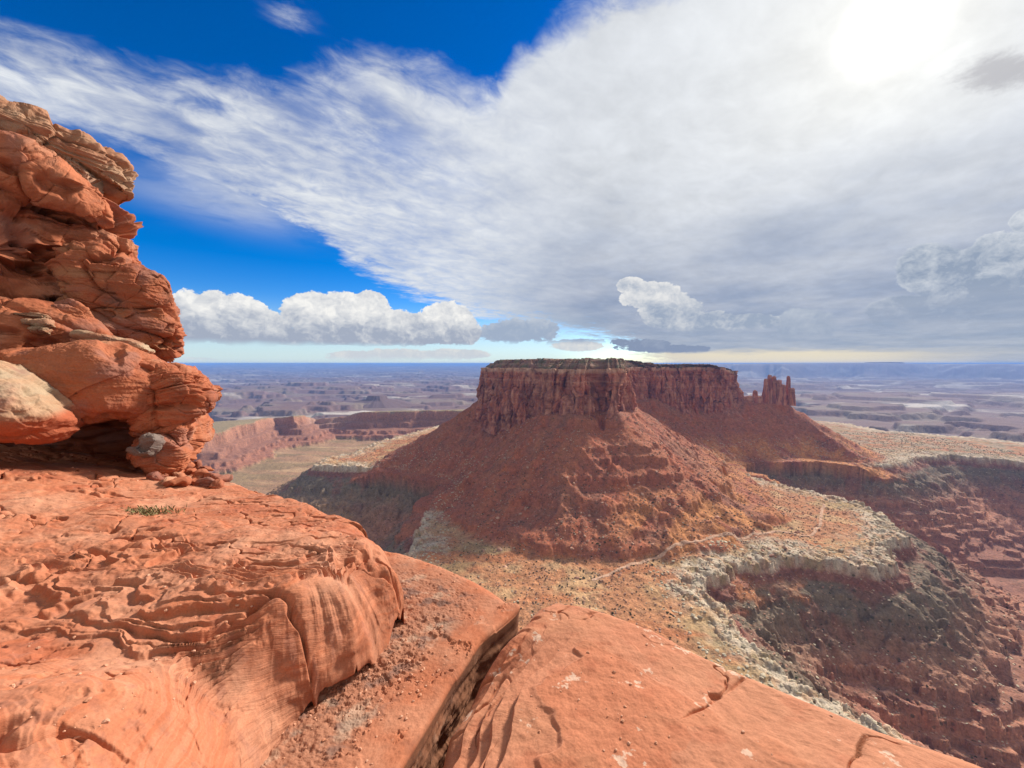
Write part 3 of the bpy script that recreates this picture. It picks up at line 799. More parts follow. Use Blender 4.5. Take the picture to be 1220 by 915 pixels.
def ledge():
    far = [(-420, 470, -1.0), (-200, 490, -1.0), (0, 519, -1.3), (100, 535, -1.55), (190, 560, -1.80), (262, 575, -1.95), (300, 589, -1.90), (345, 603, -1.80), (400, 622, -1.75), (440, 639, -1.70), (468, 662, -1.66), (481, 690, -1.68)]
    near = [(479, 704, -1.76), (470, 722, -1.80), (459, 742, -1.84), (444, 764, -1.86), (424, 785, -1.88), (390, 806, -1.90), (356, 834, -1.90), (328, 866, -1.88), (296, 906, -1.84), (250, 975, -1.78), (170, 1120, -1.7), (-300, 1250, -1.5), (-700, 1000, -1.35)]
    far_w, near_w = seg_px(far), seg_px(near)
    poly = np.vstack([far_w, near_w])[:, :2]
    ctl = seg_px([(-300, 490, -.95), (0, 519, -1.18), (100, 533, -1.42), (190, 556, -1.68), (262, 570, -1.80), (300, 583, -1.72), (345, 596, -1.60), (400, 612, -1.55), (440, 630, -1.52),
                  (0, 560, -1.22), (100, 580, -1.42), (200, 590, -1.56), (300, 610, -1.50), (100, 620, -1.40), (250, 630, -1.44), (380, 640, -1.42), (440, 650, -1.45), (470, 680, -1.52),
                  (0, 650, -1.36), (120, 660, -1.37), (240, 670, -1.37), (340, 680, -1.37), (420, 690, -1.46), (450, 705, -1.6),
                  (0, 720, -1.40), (100, 730, -1.38), (200, 720, -1.35), (300, 720, -1.38), (370, 730, -1.47), (430, 745, -1.62),
                  (0, 765, -1.42), (90, 775, -1.44), (180, 775, -1.45), (240, 770, -1.46), (320, 780, -1.58), (390, 780, -1.70),
                  (60, 820, -1.30), (140, 830, -1.32), (0, 800, -1.32), (200, 820, -1.46), (250, 825, -1.60), (190, 870, -1.40), (250, 880, -1.50), (0, 915, -1.25), (110, 915, -1.30), (200, 930, -1.42), (-200, 800, -1.25), (-200, 650, -1.2), (-200, 950, -1.2), (0, 1100, -1.2), (150, 1100, -1.4)])
    H = rbf(ctl, 0.12)
    az0 = np.arctan2(poly[:, 0], poly[:, 1])
    na, nr = 1150, 820
    azs = np.linspace(max(az0.min(), R(-74)) + 1e-3, az0.max() - 1e-3, na)
    # spans of every bearing inside the outline
    r0, r1 = np.zeros(na), np.zeros(na)
    Q = np.roll(poly, -1, 0)
    for i, a in enumerate(azs):
        d = np.array((math.sin(a), math.cos(a)))
        e = Q - poly
        den = d[0] * e[:, 1] - d[1] * e[:, 0]
        with np.errstate(all='ignore'):
            t = (poly[:, 0] * e[:, 1] - poly[:, 1] * e[:, 0]) / den
            u = (poly[:, 0] * d[1] - poly[:, 1] * d[0]) / den
        ok = (u >= 0) & (u < 1) & (t > 0)
        r0[i], r1[i] = t[ok].min(), t[ok].max()
    r0 = np.maximum(r0, 0.75)
    def sm(v, n=5): return np.convolve(np.pad(v, n, mode='edge'), np.ones(2 * n + 1) / (2 * n + 1), 'same')[n:-n]
    r0, r1 = sm(r0, 4), sm(r1, 4)
    u = np.linspace(0, 1, nr)[:, None]
    rr = r0[None] * (r1 / r0)[None] ** u
    x, y = rr * np.sin(azs)[None], rr * np.cos(azs)[None]
    dist = np.maximum(sdist(poly, x, y), 0)
    z = H(x, y)
    wv = fbm(x * .9, y * .9, 0, 3, 501)
    z = z + 0.05 * wv + 0.03 * fbm(x * 2.6, y * 2.6, 0, 3, 502)
    # rounded edges
    Rn = 0.30 + 0.08 * fbm(x * 2, y * 2, 0, 2, 503)
    Rn = np.where(y > 3.6, 0.16, Rn)
    q = np.clip(1 - dist / Rn, 0, 1)
    zroll = z - 0.40 * (1 - np.sqrt(np.maximum(1 - q ** 2.2, 0)))
    face = sstep(0.35, 0.85, q)
    # thin beds etched out by weather, in patches
    gx, gy = x + .35 * fbm(x * .9, y * .9, 0, 3, 551), y + .35 * fbm(x * .9, y * .9, 0, 3, 552)
    zone = np.exp(-(((x + 2.3) / 1.7) ** 2 + ((y - 2.3) / .6) ** 2)) + .9 * np.exp(-(((x + 1.3) / .55) ** 2 + ((y - 2.5) / .6) ** 2)) + .6 * np.exp(-(((x + 1.2) / .3) ** 2 + ((y - 3.3) / .35) ** 2))
    patch = sstep(.1, .6, fbm(x * .8 + 3, y * .8, 0, 3, 504) * .7 - .15 + .85 * zone)
    ww = zroll + 0.14 * fbm(gx * .45 + .3 * gy, gy * 1.1, 0, 3, 505) + 0.014 * fbm(gx * 2.2, gy * 2.8, 0, 2, 506) + .010 * fbm(x * 7, y * 9, 0, 3, 556)
    tA, kA = terrace(ww, 0.027, 11, 0.24, 1.2)
    z2 = zroll + (tA - ww) * patch * 1.6 * (1 - sstep(.05, .4, q))
    tC, kC = terrace(ww + .011, 0.012, 15, 0.4, 0.9)
    z2 = z2 + (tC - ww - .011) * .32 * (1 - face) * sstep(-.1, .4, fbm(x * 1.1, y * 1.1, 0, 3, 558))
    wB = zroll + .06 * fbm(gx, gy, 0, 3, 557)
    tB, kB = terrace(wB, 0.11, 12, 0.14, .8)
    z2 = z2 + (tB - wB) * .16 * (1 - face) * sstep(2.4, 3.4, y)
    # flutes and ribs on the steep front
    al = np.arctan2(y - 2.6, x + 1.6)
    fl = fbm(al * 7 + .6 * fbm(x * 3, y * 3, 0, 2, 511), z * 1.5, 0, 2, 512, ridged=True)
    z2 = z2 + face * 0.022 * fl * sstep(1.0, .8, q) + face * .03 * fbm(al * 3, z * 2, 0, 3, 513)
    inward = face * (.07 * fbm(x * 2.2, y * 2.2, z2 * 2.2, 3, 514) + .008 * fbm(x * .8, y * .8, z2 * 9, 3, 515) + .015 * fbm(x * 8, y * 8, z2 * 8, 4, 516)) * np.where(u < .5, 1, 0)
    rn = rr + inward
    # pits, grain
    pit = fbm(x * 9, y * 9, 0, 4, 507)
    z2 = z2 - (0.006 + .008 * sstep(2.4, 1.8, y)) * sstep(.12, .5, pit) + 0.004 * fbm(x * 20, y * 20, 0, 3, 508) + 0.014 * fbm(x * 4, y * 4, 0, 4, 509)
    # a few open cracks
    for (seed, fr, dep, wid) in ((521, .55, .06, .03), (522, 1.1, .03, .03), (523, .4, .08, .018)):
        n = fbm(x * fr + .25 * fbm(x * 3, y * 3, 0, 3, seed + 5), y * fr * 1.6, 0, 3, seed)
        z2 = z2 - dep * np.exp(-(n / wid) ** 2) * sstep(-.1, .3, fbm(x * .8, y * .8, 0, 2, seed + 9))
    global GRIT; GRIT = []
    pts = np.stack([rn * np.sin(azs)[None], rn * np.cos(azs)[None], z2], -1)
    gi = np.random.RandomState(8); fl_ = (q < .1) & (y < 5)
    ii, jj = np.nonzero(fl_); kk = gi.permutation(len(ii))[:900]; GRIT.append(pts[ii[kk], jj[kk]])
    # colour of the beds
    hk = hash01(kA, 5)[..., None]
    hC = hash01(kC, 6)[..., None]; c = ORANGE * (1 - .4 * hk) + RED * .4 * hk; c = c * (1 - .45 * hC) + PALE * .45 * hC; db = ((hC > .72) * .5 * patch[..., None] + (hk > .62) * .55 * patch[..., None]).clip(0, .75); c = c * (1 - db) + np.array((.30, .10, .05)) * db
    t = sstep(-.1, .4, fbm(x * 1.2, y * 1.2, 0, 5, 531))[..., None]; c = c * (1 - .75 * t) + PALE * .75 * t
    t = sstep(.1, .5, fbm(x * 1.9 + 9, y * 1.9, 0, 5, 532))[..., None]; c = c * (1 - .6 * t) + RED * .6 * t
    t = (sstep(4.0, 5.5, y) * sstep(.1, .4, fbm(x * .9 + 4, y * 2.4, 0, 4, 533)))[..., None]; c = c * (1 - .75 * t) + PURP * 1.2 * .75 * t
    t = sstep(.2, .5, fbm(x * 14, y * 14, 0, 3, 534))[..., None]; c = c * (1 - .25 * t) + PURP * .25 * t
    # skirts: underside of the near lip and the far drop
    near_sk = []
    for inn, dz in ((.60, -.62), (.52, -.46), (.38, -.26), (.22, -.13), (.09, -.055), (.02, -.02)):
        rk = r0 + np.minimum(inn, (r1 - r0) * .8) * (1 + .25 * fbm(azs * 9, azs * 0, 0, 3, 541))
        near_sk.append(np.stack([(rk + inward[0]) * np.sin(azs), (rk + inward[0]) * np.cos(azs), z2[0] + dz + .03 * fbm(azs * 20, azs * 0 + inn * 5, 0, 3, 542)], -1))
    far_sk = []
    for out, dz in ((.0, -.12), (-.05, -.5), (-.3, -1.5)):
        rk = r1 + np.maximum(out, -(r1 - r0) * .5)
        far_sk.append(np.stack([rk * np.sin(azs), rk * np.cos(azs), z2[-1] + dz], -1))
    allp = np.concatenate([np.array(near_sk), pts, np.array(far_sk)], 0)
    allc = np.concatenate([np.repeat(c[:1], 6, 0) * .0 + RED, c, np.repeat(c[-1:], 3, 0)], 0)
    n = allp.shape[0]
    o = link('rock_ledge', mesh_np('rock_ledge', allp.reshape(-1, 3), grid_faces(n, na)[:, ::-1], allc.reshape(-1, 3)), M_ledge)
    tag(o, 'broad orange sandstone ledge with wavy eroded layers filling the lower left', 'rock ledge')
    def top(px, py):
        """where a line of sight meets the ledge"""
        for zz in np.linspace(-1.0, -2.2, 600):
            a, b = at_z(px, py, zz)
            if zz <= H(np.array(a), np.array(b)): return a, b, zz
        return a, b, zz
    return top
ledge_at = ledge()

# ------------------------------------------------------------------ slabs
def slab(name, poly_pz, height, zfun, mat, label, seed, Redge, thick, lean, centre, nth=1100, nr=430, paint=None, sharp=None):
    P = seg_px(poly_pz); poly = P[:, :2]
    c0 = np.array(at_z(*centre))
    # dense outline, star-shaped around the centre
    Q = np.vstack([poly, poly[:1]]); L = np.r_[0, np.cumsum(np.hypot(*np.diff(Q, axis=0).T))]
    s = np.linspace(0, L[-1], 6000, endpoint=False)
    ox, oy = np.interp(s, L, Q[:, 0]) - c0[0], np.interp(s, L, Q[:, 1]) - c0[1]
    a = np.arctan2(oy, ox); rad = np.hypot(ox, oy); o = np.argsort(a)
    # more bearings where the outline is far from the centre or near the eye
    th = np.linspace(-np.pi, np.pi, nth, endpoint=False)
    rd = np.interp(th, a[o], rad[o], period=2 * np.pi)
    k = np.ones(7) / 7; rd = np.convolve(np.r_[rd[-3:], rd, rd[:3]], k, 'valid')
    u = np.linspace(0.002, 1, nr)[:, None]
    u = 1 - (1 - u) ** 1.25
    x = c0[0] + u * rd[None] * np.cos(th); y = c0[1] + u * rd[None] * np.sin(th)
    d = np.maximum(sdist(poly, x, y), 0)
    z, col = zfun(x, y, d)
    Re = Redge(x, y)
    q = np.clip(1 - d / np.maximum(Re, 1e-3), 0, 1)
    z = z - Re * (1 - np.sqrt(np.maximum(1 - q ** 2, 0)))
    top = np.stack([x, y, z], -1)
    gi = np.random.RandomState(seed); ii, jj = np.nonzero((d > .12) & (y > .8)); kk = gi.permutation(len(ii))[:(900 if seed == 610 else 160)]; GRIT.append(top[ii[kk], jj[kk]])
    # sides going down, rough and bedded
    rings, cols = [], []
    ns = 90
    ex, ey = x[-1], y[-1]; nx, ny = np.cos(th), np.sin(th)
    ez = z[-1]
    for i in range(1, ns + 1):
        t = i / ns
        h = ez - thick * t
        inn = lean(ex, ey, t)
        bx, by = ex + inn * nx, ey + inn * ny
        dd = .03 * fbm(bx * 3, by * 3, h * 9, 4, seed + 3) + .025 * fbm(bx * .6, by * .6, h * 16, 3, seed + 4) + .012 * fbm(bx * 14, by * 14, h * 14, 3, seed + 5)
        dd = dd * sstep(0, .12, t)
        rings.append(np.stack([bx + nx * dd, by + ny * dd, h], -1))
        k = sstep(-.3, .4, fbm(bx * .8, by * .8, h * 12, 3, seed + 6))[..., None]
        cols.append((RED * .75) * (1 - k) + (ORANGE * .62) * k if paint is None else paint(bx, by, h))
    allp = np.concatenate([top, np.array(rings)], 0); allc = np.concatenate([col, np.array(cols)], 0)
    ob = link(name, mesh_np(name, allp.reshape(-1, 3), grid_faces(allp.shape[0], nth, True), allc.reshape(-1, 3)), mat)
    tag(ob, label, 'rock slab')
    return ob

def blend(c, m, v): m = m[..., None]; return c * (1 - m) + np.asarray(v) * m

def mid_slab():
    ZM = -2.05
    def zf(x, y, d):
        z = ZM - 0.05 * (x + .4) - 0.03 * (y - 2.6) + .03 * fbm(x * 1.1, y * 1.1, 0, 3, 601)
        z = z - 0.16 * sstep(1.7, .5, d) * 0 - .05 * np.maximum(y - 3.4, 0) ** 2
        rough = sstep(.12, .45, d) * sstep(-.25, .25, fbm(x * 1.0, y * 1.0, 0, 3, 602) + .4 * sstep(-.1, -.8, x))
        z = z + rough * (.018 * fbm(x * 7, y * 7, 0, 5, 603) + .010 * fbm(x * 24, y * 24, 0, 3, 604)) + .005 * fbm(x * 30, y * 30, 0, 3, 605)
        w = z + .03 * fbm(x * 2, y * 2, 0, 3, 606) + .05 * x
        tA, k = terrace(w, .03, 61, .12, .9); z = z + (tA - w) * .35 * (1 - .6 * rough)
        c = np.zeros(x.shape + (3,)); c[:] = ORANGE * .92
        c = blend(c, sstep(-.2, .3, fbm(x * 2, y * 2, 0, 4, 607)) * .5, PALE * .9)
        c = blend(c, rough * .75, (0.30, 0.135, 0.08)); c = blend(c, rough * sstep(.1, .45, fbm(x * 7, y * 7, 0, 5, 608)) * .8, (0.15, 0.085, 0.065))
        c = blend(c, rough * sstep(.15, .5, fbm(x * 5 + 7, y * 5, 0, 5, 609)) * .6, (0.42, 0.29, 0.2))
        return z, c
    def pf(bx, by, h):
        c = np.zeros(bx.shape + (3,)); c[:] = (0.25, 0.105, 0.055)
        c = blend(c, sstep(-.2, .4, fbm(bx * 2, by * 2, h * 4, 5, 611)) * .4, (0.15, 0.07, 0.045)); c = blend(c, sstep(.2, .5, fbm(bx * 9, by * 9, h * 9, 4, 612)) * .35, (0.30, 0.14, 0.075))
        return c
    out = [(440, 640, ZM), (480, 651, ZM), (530, 664, ZM), (570, 680, ZM), (600, 698, ZM), (615, 709, ZM), (621, 717, ZM), (573, 760, ZM), (536, 815, ZM), (478, 917, ZM), (430, 1020, ZM), (250, 1050, ZM), (80, 960, ZM), (180, 800, ZM), (330, 700, ZM)]
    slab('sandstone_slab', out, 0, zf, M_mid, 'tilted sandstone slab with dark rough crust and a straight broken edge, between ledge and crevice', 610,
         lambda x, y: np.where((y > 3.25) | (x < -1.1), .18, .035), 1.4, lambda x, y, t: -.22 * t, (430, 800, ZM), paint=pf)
mid_slab()

def right_slab():
    ZR = -2.0
    def zf(x, y, d):
        z = ZR + .10 - .02 * (x - .4) + .02 * fbm(x * .8, y * .8, 0, 3, 621)
        z = z - 0.06 * sstep(.8, 0.0, d)
        w = z + .045 * fbm(x * .9 + .3 * y, y * 1.6, 0, 4, 622) + .035 * x
        tA, k = terrace(w, .026, 71, .10, .95)
        am = sstep(-.1, .35, fbm(x * .9, y * .9, 0, 2, 623))
        z = z + (tA - w) * (.10 + .35 * am)
        for (sd_, fr_, dp_) in ((631, .7, .03), (632, .5, .025)):
            nn_ = fbm(x * fr_ + .2 * fbm(x * 3, y * 3, 0, 3, sd_ + 3), y * fr_ * 1.7 - .6 * x, 0, 3, sd_); z = z - dp_ * np.exp(-(nn_ / .012) ** 2) * sstep(0, .3, fbm(x, y, 0, 2, sd_ + 6))
        # bedding steps running down the left edge
        ed = sstep(.75, .45, x + .25 * (y - 2.2)) * sstep(2.7, 2.3, y)
        e2 = (d + .05 * fbm(x * 2.2, y * 2.2, 0, 3, 624)) / .13
        st = sum(sstep(a - .10, a, e2) for a in (.75, 1.5, 2.1, 3.0)) / 4
        z = z - ed * (1 - st) * .20
        z = z + .006 * fbm(x * 14, y * 14, 0, 4, 625)
        hk = hash01(k, 9)
        c = np.zeros(x.shape + (3,)); c[:] = ORANGE * np.array((1.02, 1.06, 1.1))
        c = blend(c, hk * .5, PALE * .95); c = blend(c, sstep(-.05, .4, fbm(x * 1.1, y * 2.2, 0, 5, 627)) * .5, (0.46, 0.20, 0.105)); c = blend(c, sstep(.1, .5, fbm(x * 3, y * 5, 0, 4, 628)) * .35, RED)
        return z, c
    out = [(623, 744, ZR), (640, 724, ZR), (662, 716, ZR), (692, 720, ZR), (732, 731, ZR), (780, 748, ZR), (835, 775, ZR), (900, 803, ZR), (966, 829, ZR), (1047, 860, ZR), (1135, 886, ZR), (1280, 940, ZR), (1150, 1150, ZR), (800, 1250, ZR), (520, 1180, ZR), (450, 1060, ZR), (495, 918, ZR), (524, 872, ZR), (534, 836, ZR), (572, 788, ZR)]
    slab('sandstone_slab', out, 0, zf, M_slab, 'smooth domed salmon slab with pale lichen patches, right of the crevice', 620,
         lambda x, y: .13, 1.4, lambda x, y, t: -.06 * np.sin(t * 3.14) - .02 * t, (740, 880, ZR))
right_slab()

def cliff_base():
    """the rim rock that carries ledge and slabs"""
    poly = np.array([(-9, 8.0), (-5.2, 6.6), (-3.6, 4.6), (-1.9, 3.7), (-.6, 3.45), (.15, 3.0), (.6, 2.75), (1.4, 2.2), (2.6, 1.7), (3.4, .4), (3.2, -3), (-9, -3)], float)
    Pp, s, tot = perimeter(poly, .12)
    n = len(Pp); zs = np.r_[np.linspace(-3.4, -9, 60), np.linspace(-10, -60, 60)][:, None]
    c = Pp.mean(0); dirv = (Pp - c) / np.linalg.norm(Pp - c, axis=1, keepdims=True)
    X = Pp[None, :, 0] + 0 * zs; Y = Pp[None, :, 1] + 0 * zs; Zz = zs + 0 * X
    o_ = .25 * fbm(X * .8, Y * .8, Zz * .5, 4, 641) + .2 * fbm(X * .2, Y * .2, Zz * 2.2, 3, 642) - .3 + np.minimum(0, (zs + 9)) * -.02
    X = X + dirv[None, :, 0] * o_; Y = Y + dirv[None, :, 1] * o_
    capx = np.stack([np.r_[[X[0]] , [X[0] * .5 + c[0] * .5], [0 * X[0] + c[0]]], np.r_[[Y[0]], [Y[0] * .5 + c[1] * .5], [0 * Y[0] + c[1]]], -3.4 + 0 * np.r_[[X[0]], [X[0]], [X[0]]]], -1)[::-1]
    A = np.concatenate([capx[:-1], np.stack([X, Y, Zz], -1)], 0)
    C = np.zeros(A.shape); C[:] = (0.36, 0.13, 0.065)
    o = link('rim_rock', mesh_np('rim_rock', A.reshape(-1, 3), grid_faces(A.shape[0], n, True), C.reshape(-1, 3)), M_cliff)
    tag(o, kind='structure')
cliff_base()

# ================================================================== THE CLIFF ON THE LEFT
def rock(name, out_px, P0, N, df, db, ex=.55, nth=620, nph=260, seed=0, amp=.1, lay=.06, layf=9.0, blocks=.08, bf=1.2, crack=.06, cols=(ORANGE, RED, PALE), mat=None, parent=None, label=None, cat=None, tiltv=(0.0, 0.0), fine=.012, group=None, ezz=None, low=None):
    P0 = np.asarray(P0, float); N = np.asarray(N, float); N /= np.linalg.norm(N)
    U = np.cross((0, 0, 1.0), N); U /= np.linalg.norm(U); Vv = np.cross(N, U)
    pts = np.array([at_plane(px, py, P0, N) for px, py in out_px])
    uv = np.stack([(pts - P0) @ U, (pts - P0) @ Vv], 1)
    # area centroid
    x0, y0 = uv.T; x1, y1 = np.roll(uv, -1, 0).T; cr = x0 * y1 - x1 * y0
    cu = np.array((((x0 + x1) * cr).sum(), ((y0 + y1) * cr).sum())) / (3 * cr.sum())
    Q = np.vstack([uv, uv[:1]]); L = np.r_[0, np.cumsum(np.hypot(*np.diff(Q, axis=0).T))]
    s = np.linspace(0, L[-1], 5000, endpoint=False)
    ox, oy = np.interp(s, L, Q[:, 0]) - cu[0], np.interp(s, L, Q[:, 1]) - cu[1]
    a = np.arctan2(oy, ox); rad = np.hypot(ox, oy); o = np.argsort(a)
    th = np.linspace(-np.pi, np.pi, nth, endpoint=False)
    rd = np.interp(th, a[o], rad[o], period=2 * np.pi)
    k = np.ones(9) / 9; rd = np.convolve(np.r_[rd[-4:], rd, rd[:4]], k, 'valid')
    ph = np.linspace(-np.pi / 2 * .999, np.pi / 2 * .999, nph)[:, None]
    cphi = np.cos(ph) ** ex; cphi[0] = cphi[-1] = 1e-5; sphi = np.sign(np.sin(ph)) * np.abs(np.sin(ph)) ** (ezz or ex)
    u = cu[0] + cphi * rd * np.cos(th); v = cu[1] + cphi * rd * np.sin(th); w = np.where(sphi > 0, df, db) * sphi + 0 * u
    X = P0 + u[..., None] * U + v[..., None] * Vv + w[..., None] * N
    Nn = grid_normals(X)
    cen = P0 + cu[0] * U + cu[1] * Vv
    Nn[0] = Nn[2].mean(0); Nn[1] = Nn[0]; Nn[-1] = Nn[-3].mean(0); Nn[-2] = Nn[-1]
    if np.mean(np.sum(Nn * (X - cen), -1)) < 0: Nn = -Nn
    x, y, z = X[..., 0], X[..., 1], X[..., 2]
    sz = z + tiltv[0] * x + tiltv[1] * y + .14 * fbm(x * .9, y * .9, z * .9, 3, seed + 1)
    bed = fbm(sz * layf, x * .25, y * .25, 4, seed + 2, gain=.6)
    d = amp * fbm(x * .9, y * .9, z * 1.1, 4, seed + 3) + lay * bed
    tq, kq = terrace(sz * 1.0 + .05 * fbm(x * 2, y * 2, z * 2, 2, seed + 14), .55 / max(layf / 9, .5), seed + 4, .2, .9)
    d = d + (hash01(kq, seed + 5) - .5) * lay * 2.2 * sstep(0, .1, np.abs(tq - sz) + .05)
    if blocks:
        f1, f2, cid, tl = worley(x * bf + .3 * fbm(x, y, z, 2, seed + 6), y * bf * .8, z * bf * 1.25, seed + 7, True)
        d = d + (cid - .5) * blocks * 1.6 + tl * blocks * 1.5 - crack * np.exp(-((f2 - f1) / .05) ** 2)
        g1, g2, cid2, tl = worley(x * bf * 2.7, y * bf * 2.7, z * bf * 4.2 + .4 * fbm(x * 2, y * 2, z, 2, seed + 16), seed + 8, True)
        d = d + tl * blocks * .4 + (cid2 - .5) * blocks * .3 - crack * .15 * np.exp(-((g2 - g1) / .06) ** 2)
    cave = fbm(x * 1.5, y * 1.5, z * 2.6, 3, seed + 9)
    d = d - .16 * amp / .1 * sstep(.25, .55, cave) * .7
    d = d + fine * fbm(x * 9, y * 9, z * 14, 4, seed + 10) + fine * .5 * fbm(x * 26, y * 26, z * 30, 3, seed + 11)
    X = X + Nn * d[..., None]
    cols = [np.asarray(q) * .88 for q in cols]
    c = np.zeros(X.shape); c[:] = cols[0]
    c = blend(c, sstep(-.25, .35, bed) * .6, cols[1]); c = blend(c, sstep(.05, .5, fbm(x * 1.3, y * 1.3, z * 2.5, 5, seed + 12)) * .6, cols[2])
    c = blend(c, sstep(.1, .5, fbm(x * 1.6, y * 1.6, z * 2.2, 5, seed + 13)) * .6, PURP)
    if low is not None: c = blend(c, sstep(low + .06, low - .06, z + .05 * fbm(x * 2, y * 2, z, 3, seed)), RED)
    ob = link(name, mesh_np(name, X.reshape(-1, 3), grid_faces(nph, nth, True), c.reshape(-1, 3)), mat or M_cliff, parent)
    if label: tag(ob, label, cat, group)
    return ob

def cliff():
    root = link('rock_cliff', None)
    tag(root, 'tall layered red sandstone cliff rising at the left edge of the picture', 'cliff')
    NW = (0.86, -0.50, 0.05)
    kw = dict(parent=root)
    # the wall behind everything
    rock('rock_face', [(-330, 40), (-120, 110), (0, 150), (70, 182), (110, 203), (128, 240), (136, 262), (152, 285), (158, 312), (165, 330), (170, 420), (150, 470), (0, 470), (-330, 470)], (-8.0, 7.6, 0), NW, 1.1, 4.5, ex=.42, nth=1150, nph=640, seed=701, amp=.34, lay=.06, layf=3.2, blocks=.24, bf=.7, crack=.12, tiltv=(0, .06), fine=.02, **kw)
    # pale thin-bedded cap
    rock('cap_layer', [(-200, 75), (-60, 112), (0, 146), (40, 160), (72, 173), (112, 193), (138, 207), (149, 224), (150, 240), (138, 254), (128, 253), (118, 238), (95, 216), (60, 202), (0, 176), (-80, 150), (-200, 120)], (-7.7, 7.6, 0), NW, .75, 3.5, ex=.5, nth=1000, nph=300, seed=711, amp=.08, lay=.12, layf=9, blocks=.06, bf=.9, crack=.08, cols=(np.array((.43, .25, .15)), np.array((0.42, 0.17, 0.09)), np.array((0.50, 0.34, 0.22))), tiltv=(0, .05), **kw)
    rock('cap_layer', [(20, 148), (45, 156), (72, 170), (78, 182), (60, 184), (20, 170)], (-8.0, 7.8, 0), NW, .5, 1.5, seed=713, amp=.06, lay=.05, blocks=.05, nth=300, nph=120, cols=(TAN * .8, RED, PALE), **kw)
    rock('cap_layer', [(-40, 128), (-15, 126), (3, 136), (6, 150), (0, 160), (-40, 160)], (-7.8, 7.0, 0), NW, .4, 1.0, seed=714, amp=.05, lay=.03, blocks=.03, nth=300, nph=120, cols=(RED, PURP, ORANGE), **kw)
    # bulging brow under the cap
    rock('rock_brow', [(-60, 165), (0, 182), (50, 208), (95, 228), (118, 240), (132, 262), (134, 278), (110, 280), (88, 268), (62, 262), (30, 245), (0, 236), (-60, 220)], (-7.45, 7.2, 0), NW, .75, 2.5, ex=.6, nth=800, nph=300, seed=721, amp=.15, lay=.035, layf=4, blocks=.10, bf=1.0, crack=.07, cols=(ORANGE * 1.05, RED, PALE), **kw)
    # the stepped buttress to the right
    rock('rock_buttress', [(60, 300), (110, 296), (140, 303), (158, 316), (166, 328), (186, 330), (201, 341), (206, 356), (210, 374), (218, 398), (220, 414), (214, 428), (196, 434), (160, 424), (120, 408), (90, 380)], (-6.9, 7.3, 0), (0.70, -0.71, 0.05), .8, 2.6, ex=.5, nth=900, nph=400, seed=731, amp=.15, lay=.05, layf=5, blocks=.13, bf=1.1, crack=.08, cols=(ORANGE * .92, RED, np.array((.42, .2, .1))), **kw)
    # sloping apron of rock under the wall
    rock('rock_apron', [(-260, 330), (-60, 352), (40, 372), (90, 380), (118, 396), (140, 414), (120, 436), (60, 450), (0, 452), (-260, 450)], (-7.4, 6.0, 0), (0.62, -0.70, 0.35), .7, 2.2, ex=.6, nth=900, nph=360, seed=741, amp=.12, lay=.05, layf=4, blocks=.05, bf=.8, crack=.05, cols=(ORANGE, RED, PALE), **kw)
    rock('rock_apron', [(50, 372), (90, 366), (112, 380), (124, 398), (100, 404), (70, 398)], (-6.8, 6.4, 0), (0.62, -0.70, 0.3), .5, 1.2, seed=742, amp=.06, lay=.03, blocks=.04, nth=400, nph=200, **kw)
    # the leaning stack at the corner
    rock('rock_stack', [(150, 428), (196, 433), (220, 437), (240, 446), (249, 460), (250, 472), (238, 486), (226, 496), (205, 504), (170, 512), (150, 490)], (-5.35, 6.0, 0), (0.5, -0.86, 0.05), .55, 1.8, ex=.5, nth=800, nph=360, seed=751, amp=.10, lay=.06, layf=9, blocks=.07, bf=1.6, crack=.05, tiltv=(-.15, 0), **kw)
    rock('rock_stack', [(160, 505), (196, 503), (226, 497), (235, 508), (233, 528), (226, 544), (216, 558), (190, 562), (174, 552), (160, 540)], (-5.2, 6.0, 0), (0.5, -0.86, 0.05), .5, 1.6, ex=.45, nth=700, nph=300, seed=761, amp=.06, lay=.05, layf=8, blocks=.06, bf=1.4, crack=.04, **kw)
    # dark rear of the undercut below the boulders
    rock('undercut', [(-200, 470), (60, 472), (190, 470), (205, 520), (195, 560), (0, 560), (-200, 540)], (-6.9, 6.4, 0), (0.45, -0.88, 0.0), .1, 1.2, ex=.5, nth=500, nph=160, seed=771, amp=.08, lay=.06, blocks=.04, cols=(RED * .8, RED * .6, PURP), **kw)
    return root
cliff()
rock('boulder', [(-10, 430), (26, 421), (79, 418), (118, 413), (150, 414), (178, 426), (200, 446), (206, 458), (200, 470), (193, 488), (181, 496), (157, 497), (130, 505), (97, 504), (66, 499), (40, 484), (0, 468), (-20, 450)], (-5.7, 5.75, 0), (0.45, -0.89, 0.08), .75, 1.1, ex=.62, nth=900, nph=520, seed=801, amp=.09, lay=.028, layf=5, blocks=.022, bf=.6, crack=.0, tiltv=(.05, 0), cols=(ORANGE * .95, RED, np.array((.48, .24, .13))),
     label='large rounded red boulder overhanging the ledge at the foot of the cliff', cat='boulder')
rock('boulder', [(-120, 395), (-40, 418), (0, 438), (31, 456), (52, 475), (67, 491), (70, 499), (48, 514), (36, 520), (0, 521), (-80, 522), (-120, 500)], (-5.6, 4.6, 0), (0.35, -0.9, 0.25), .45, .9, ex=.5, nth=700, nph=360, seed=811, amp=.05, lay=.02, layf=5, blocks=.04, bf=.9, crack=.0, low=-.58, cols=(TAN, np.array((.46, .24, .13)), PALE),
     label='boulder with a pale tan slanting face at the far left edge', cat='boulder')
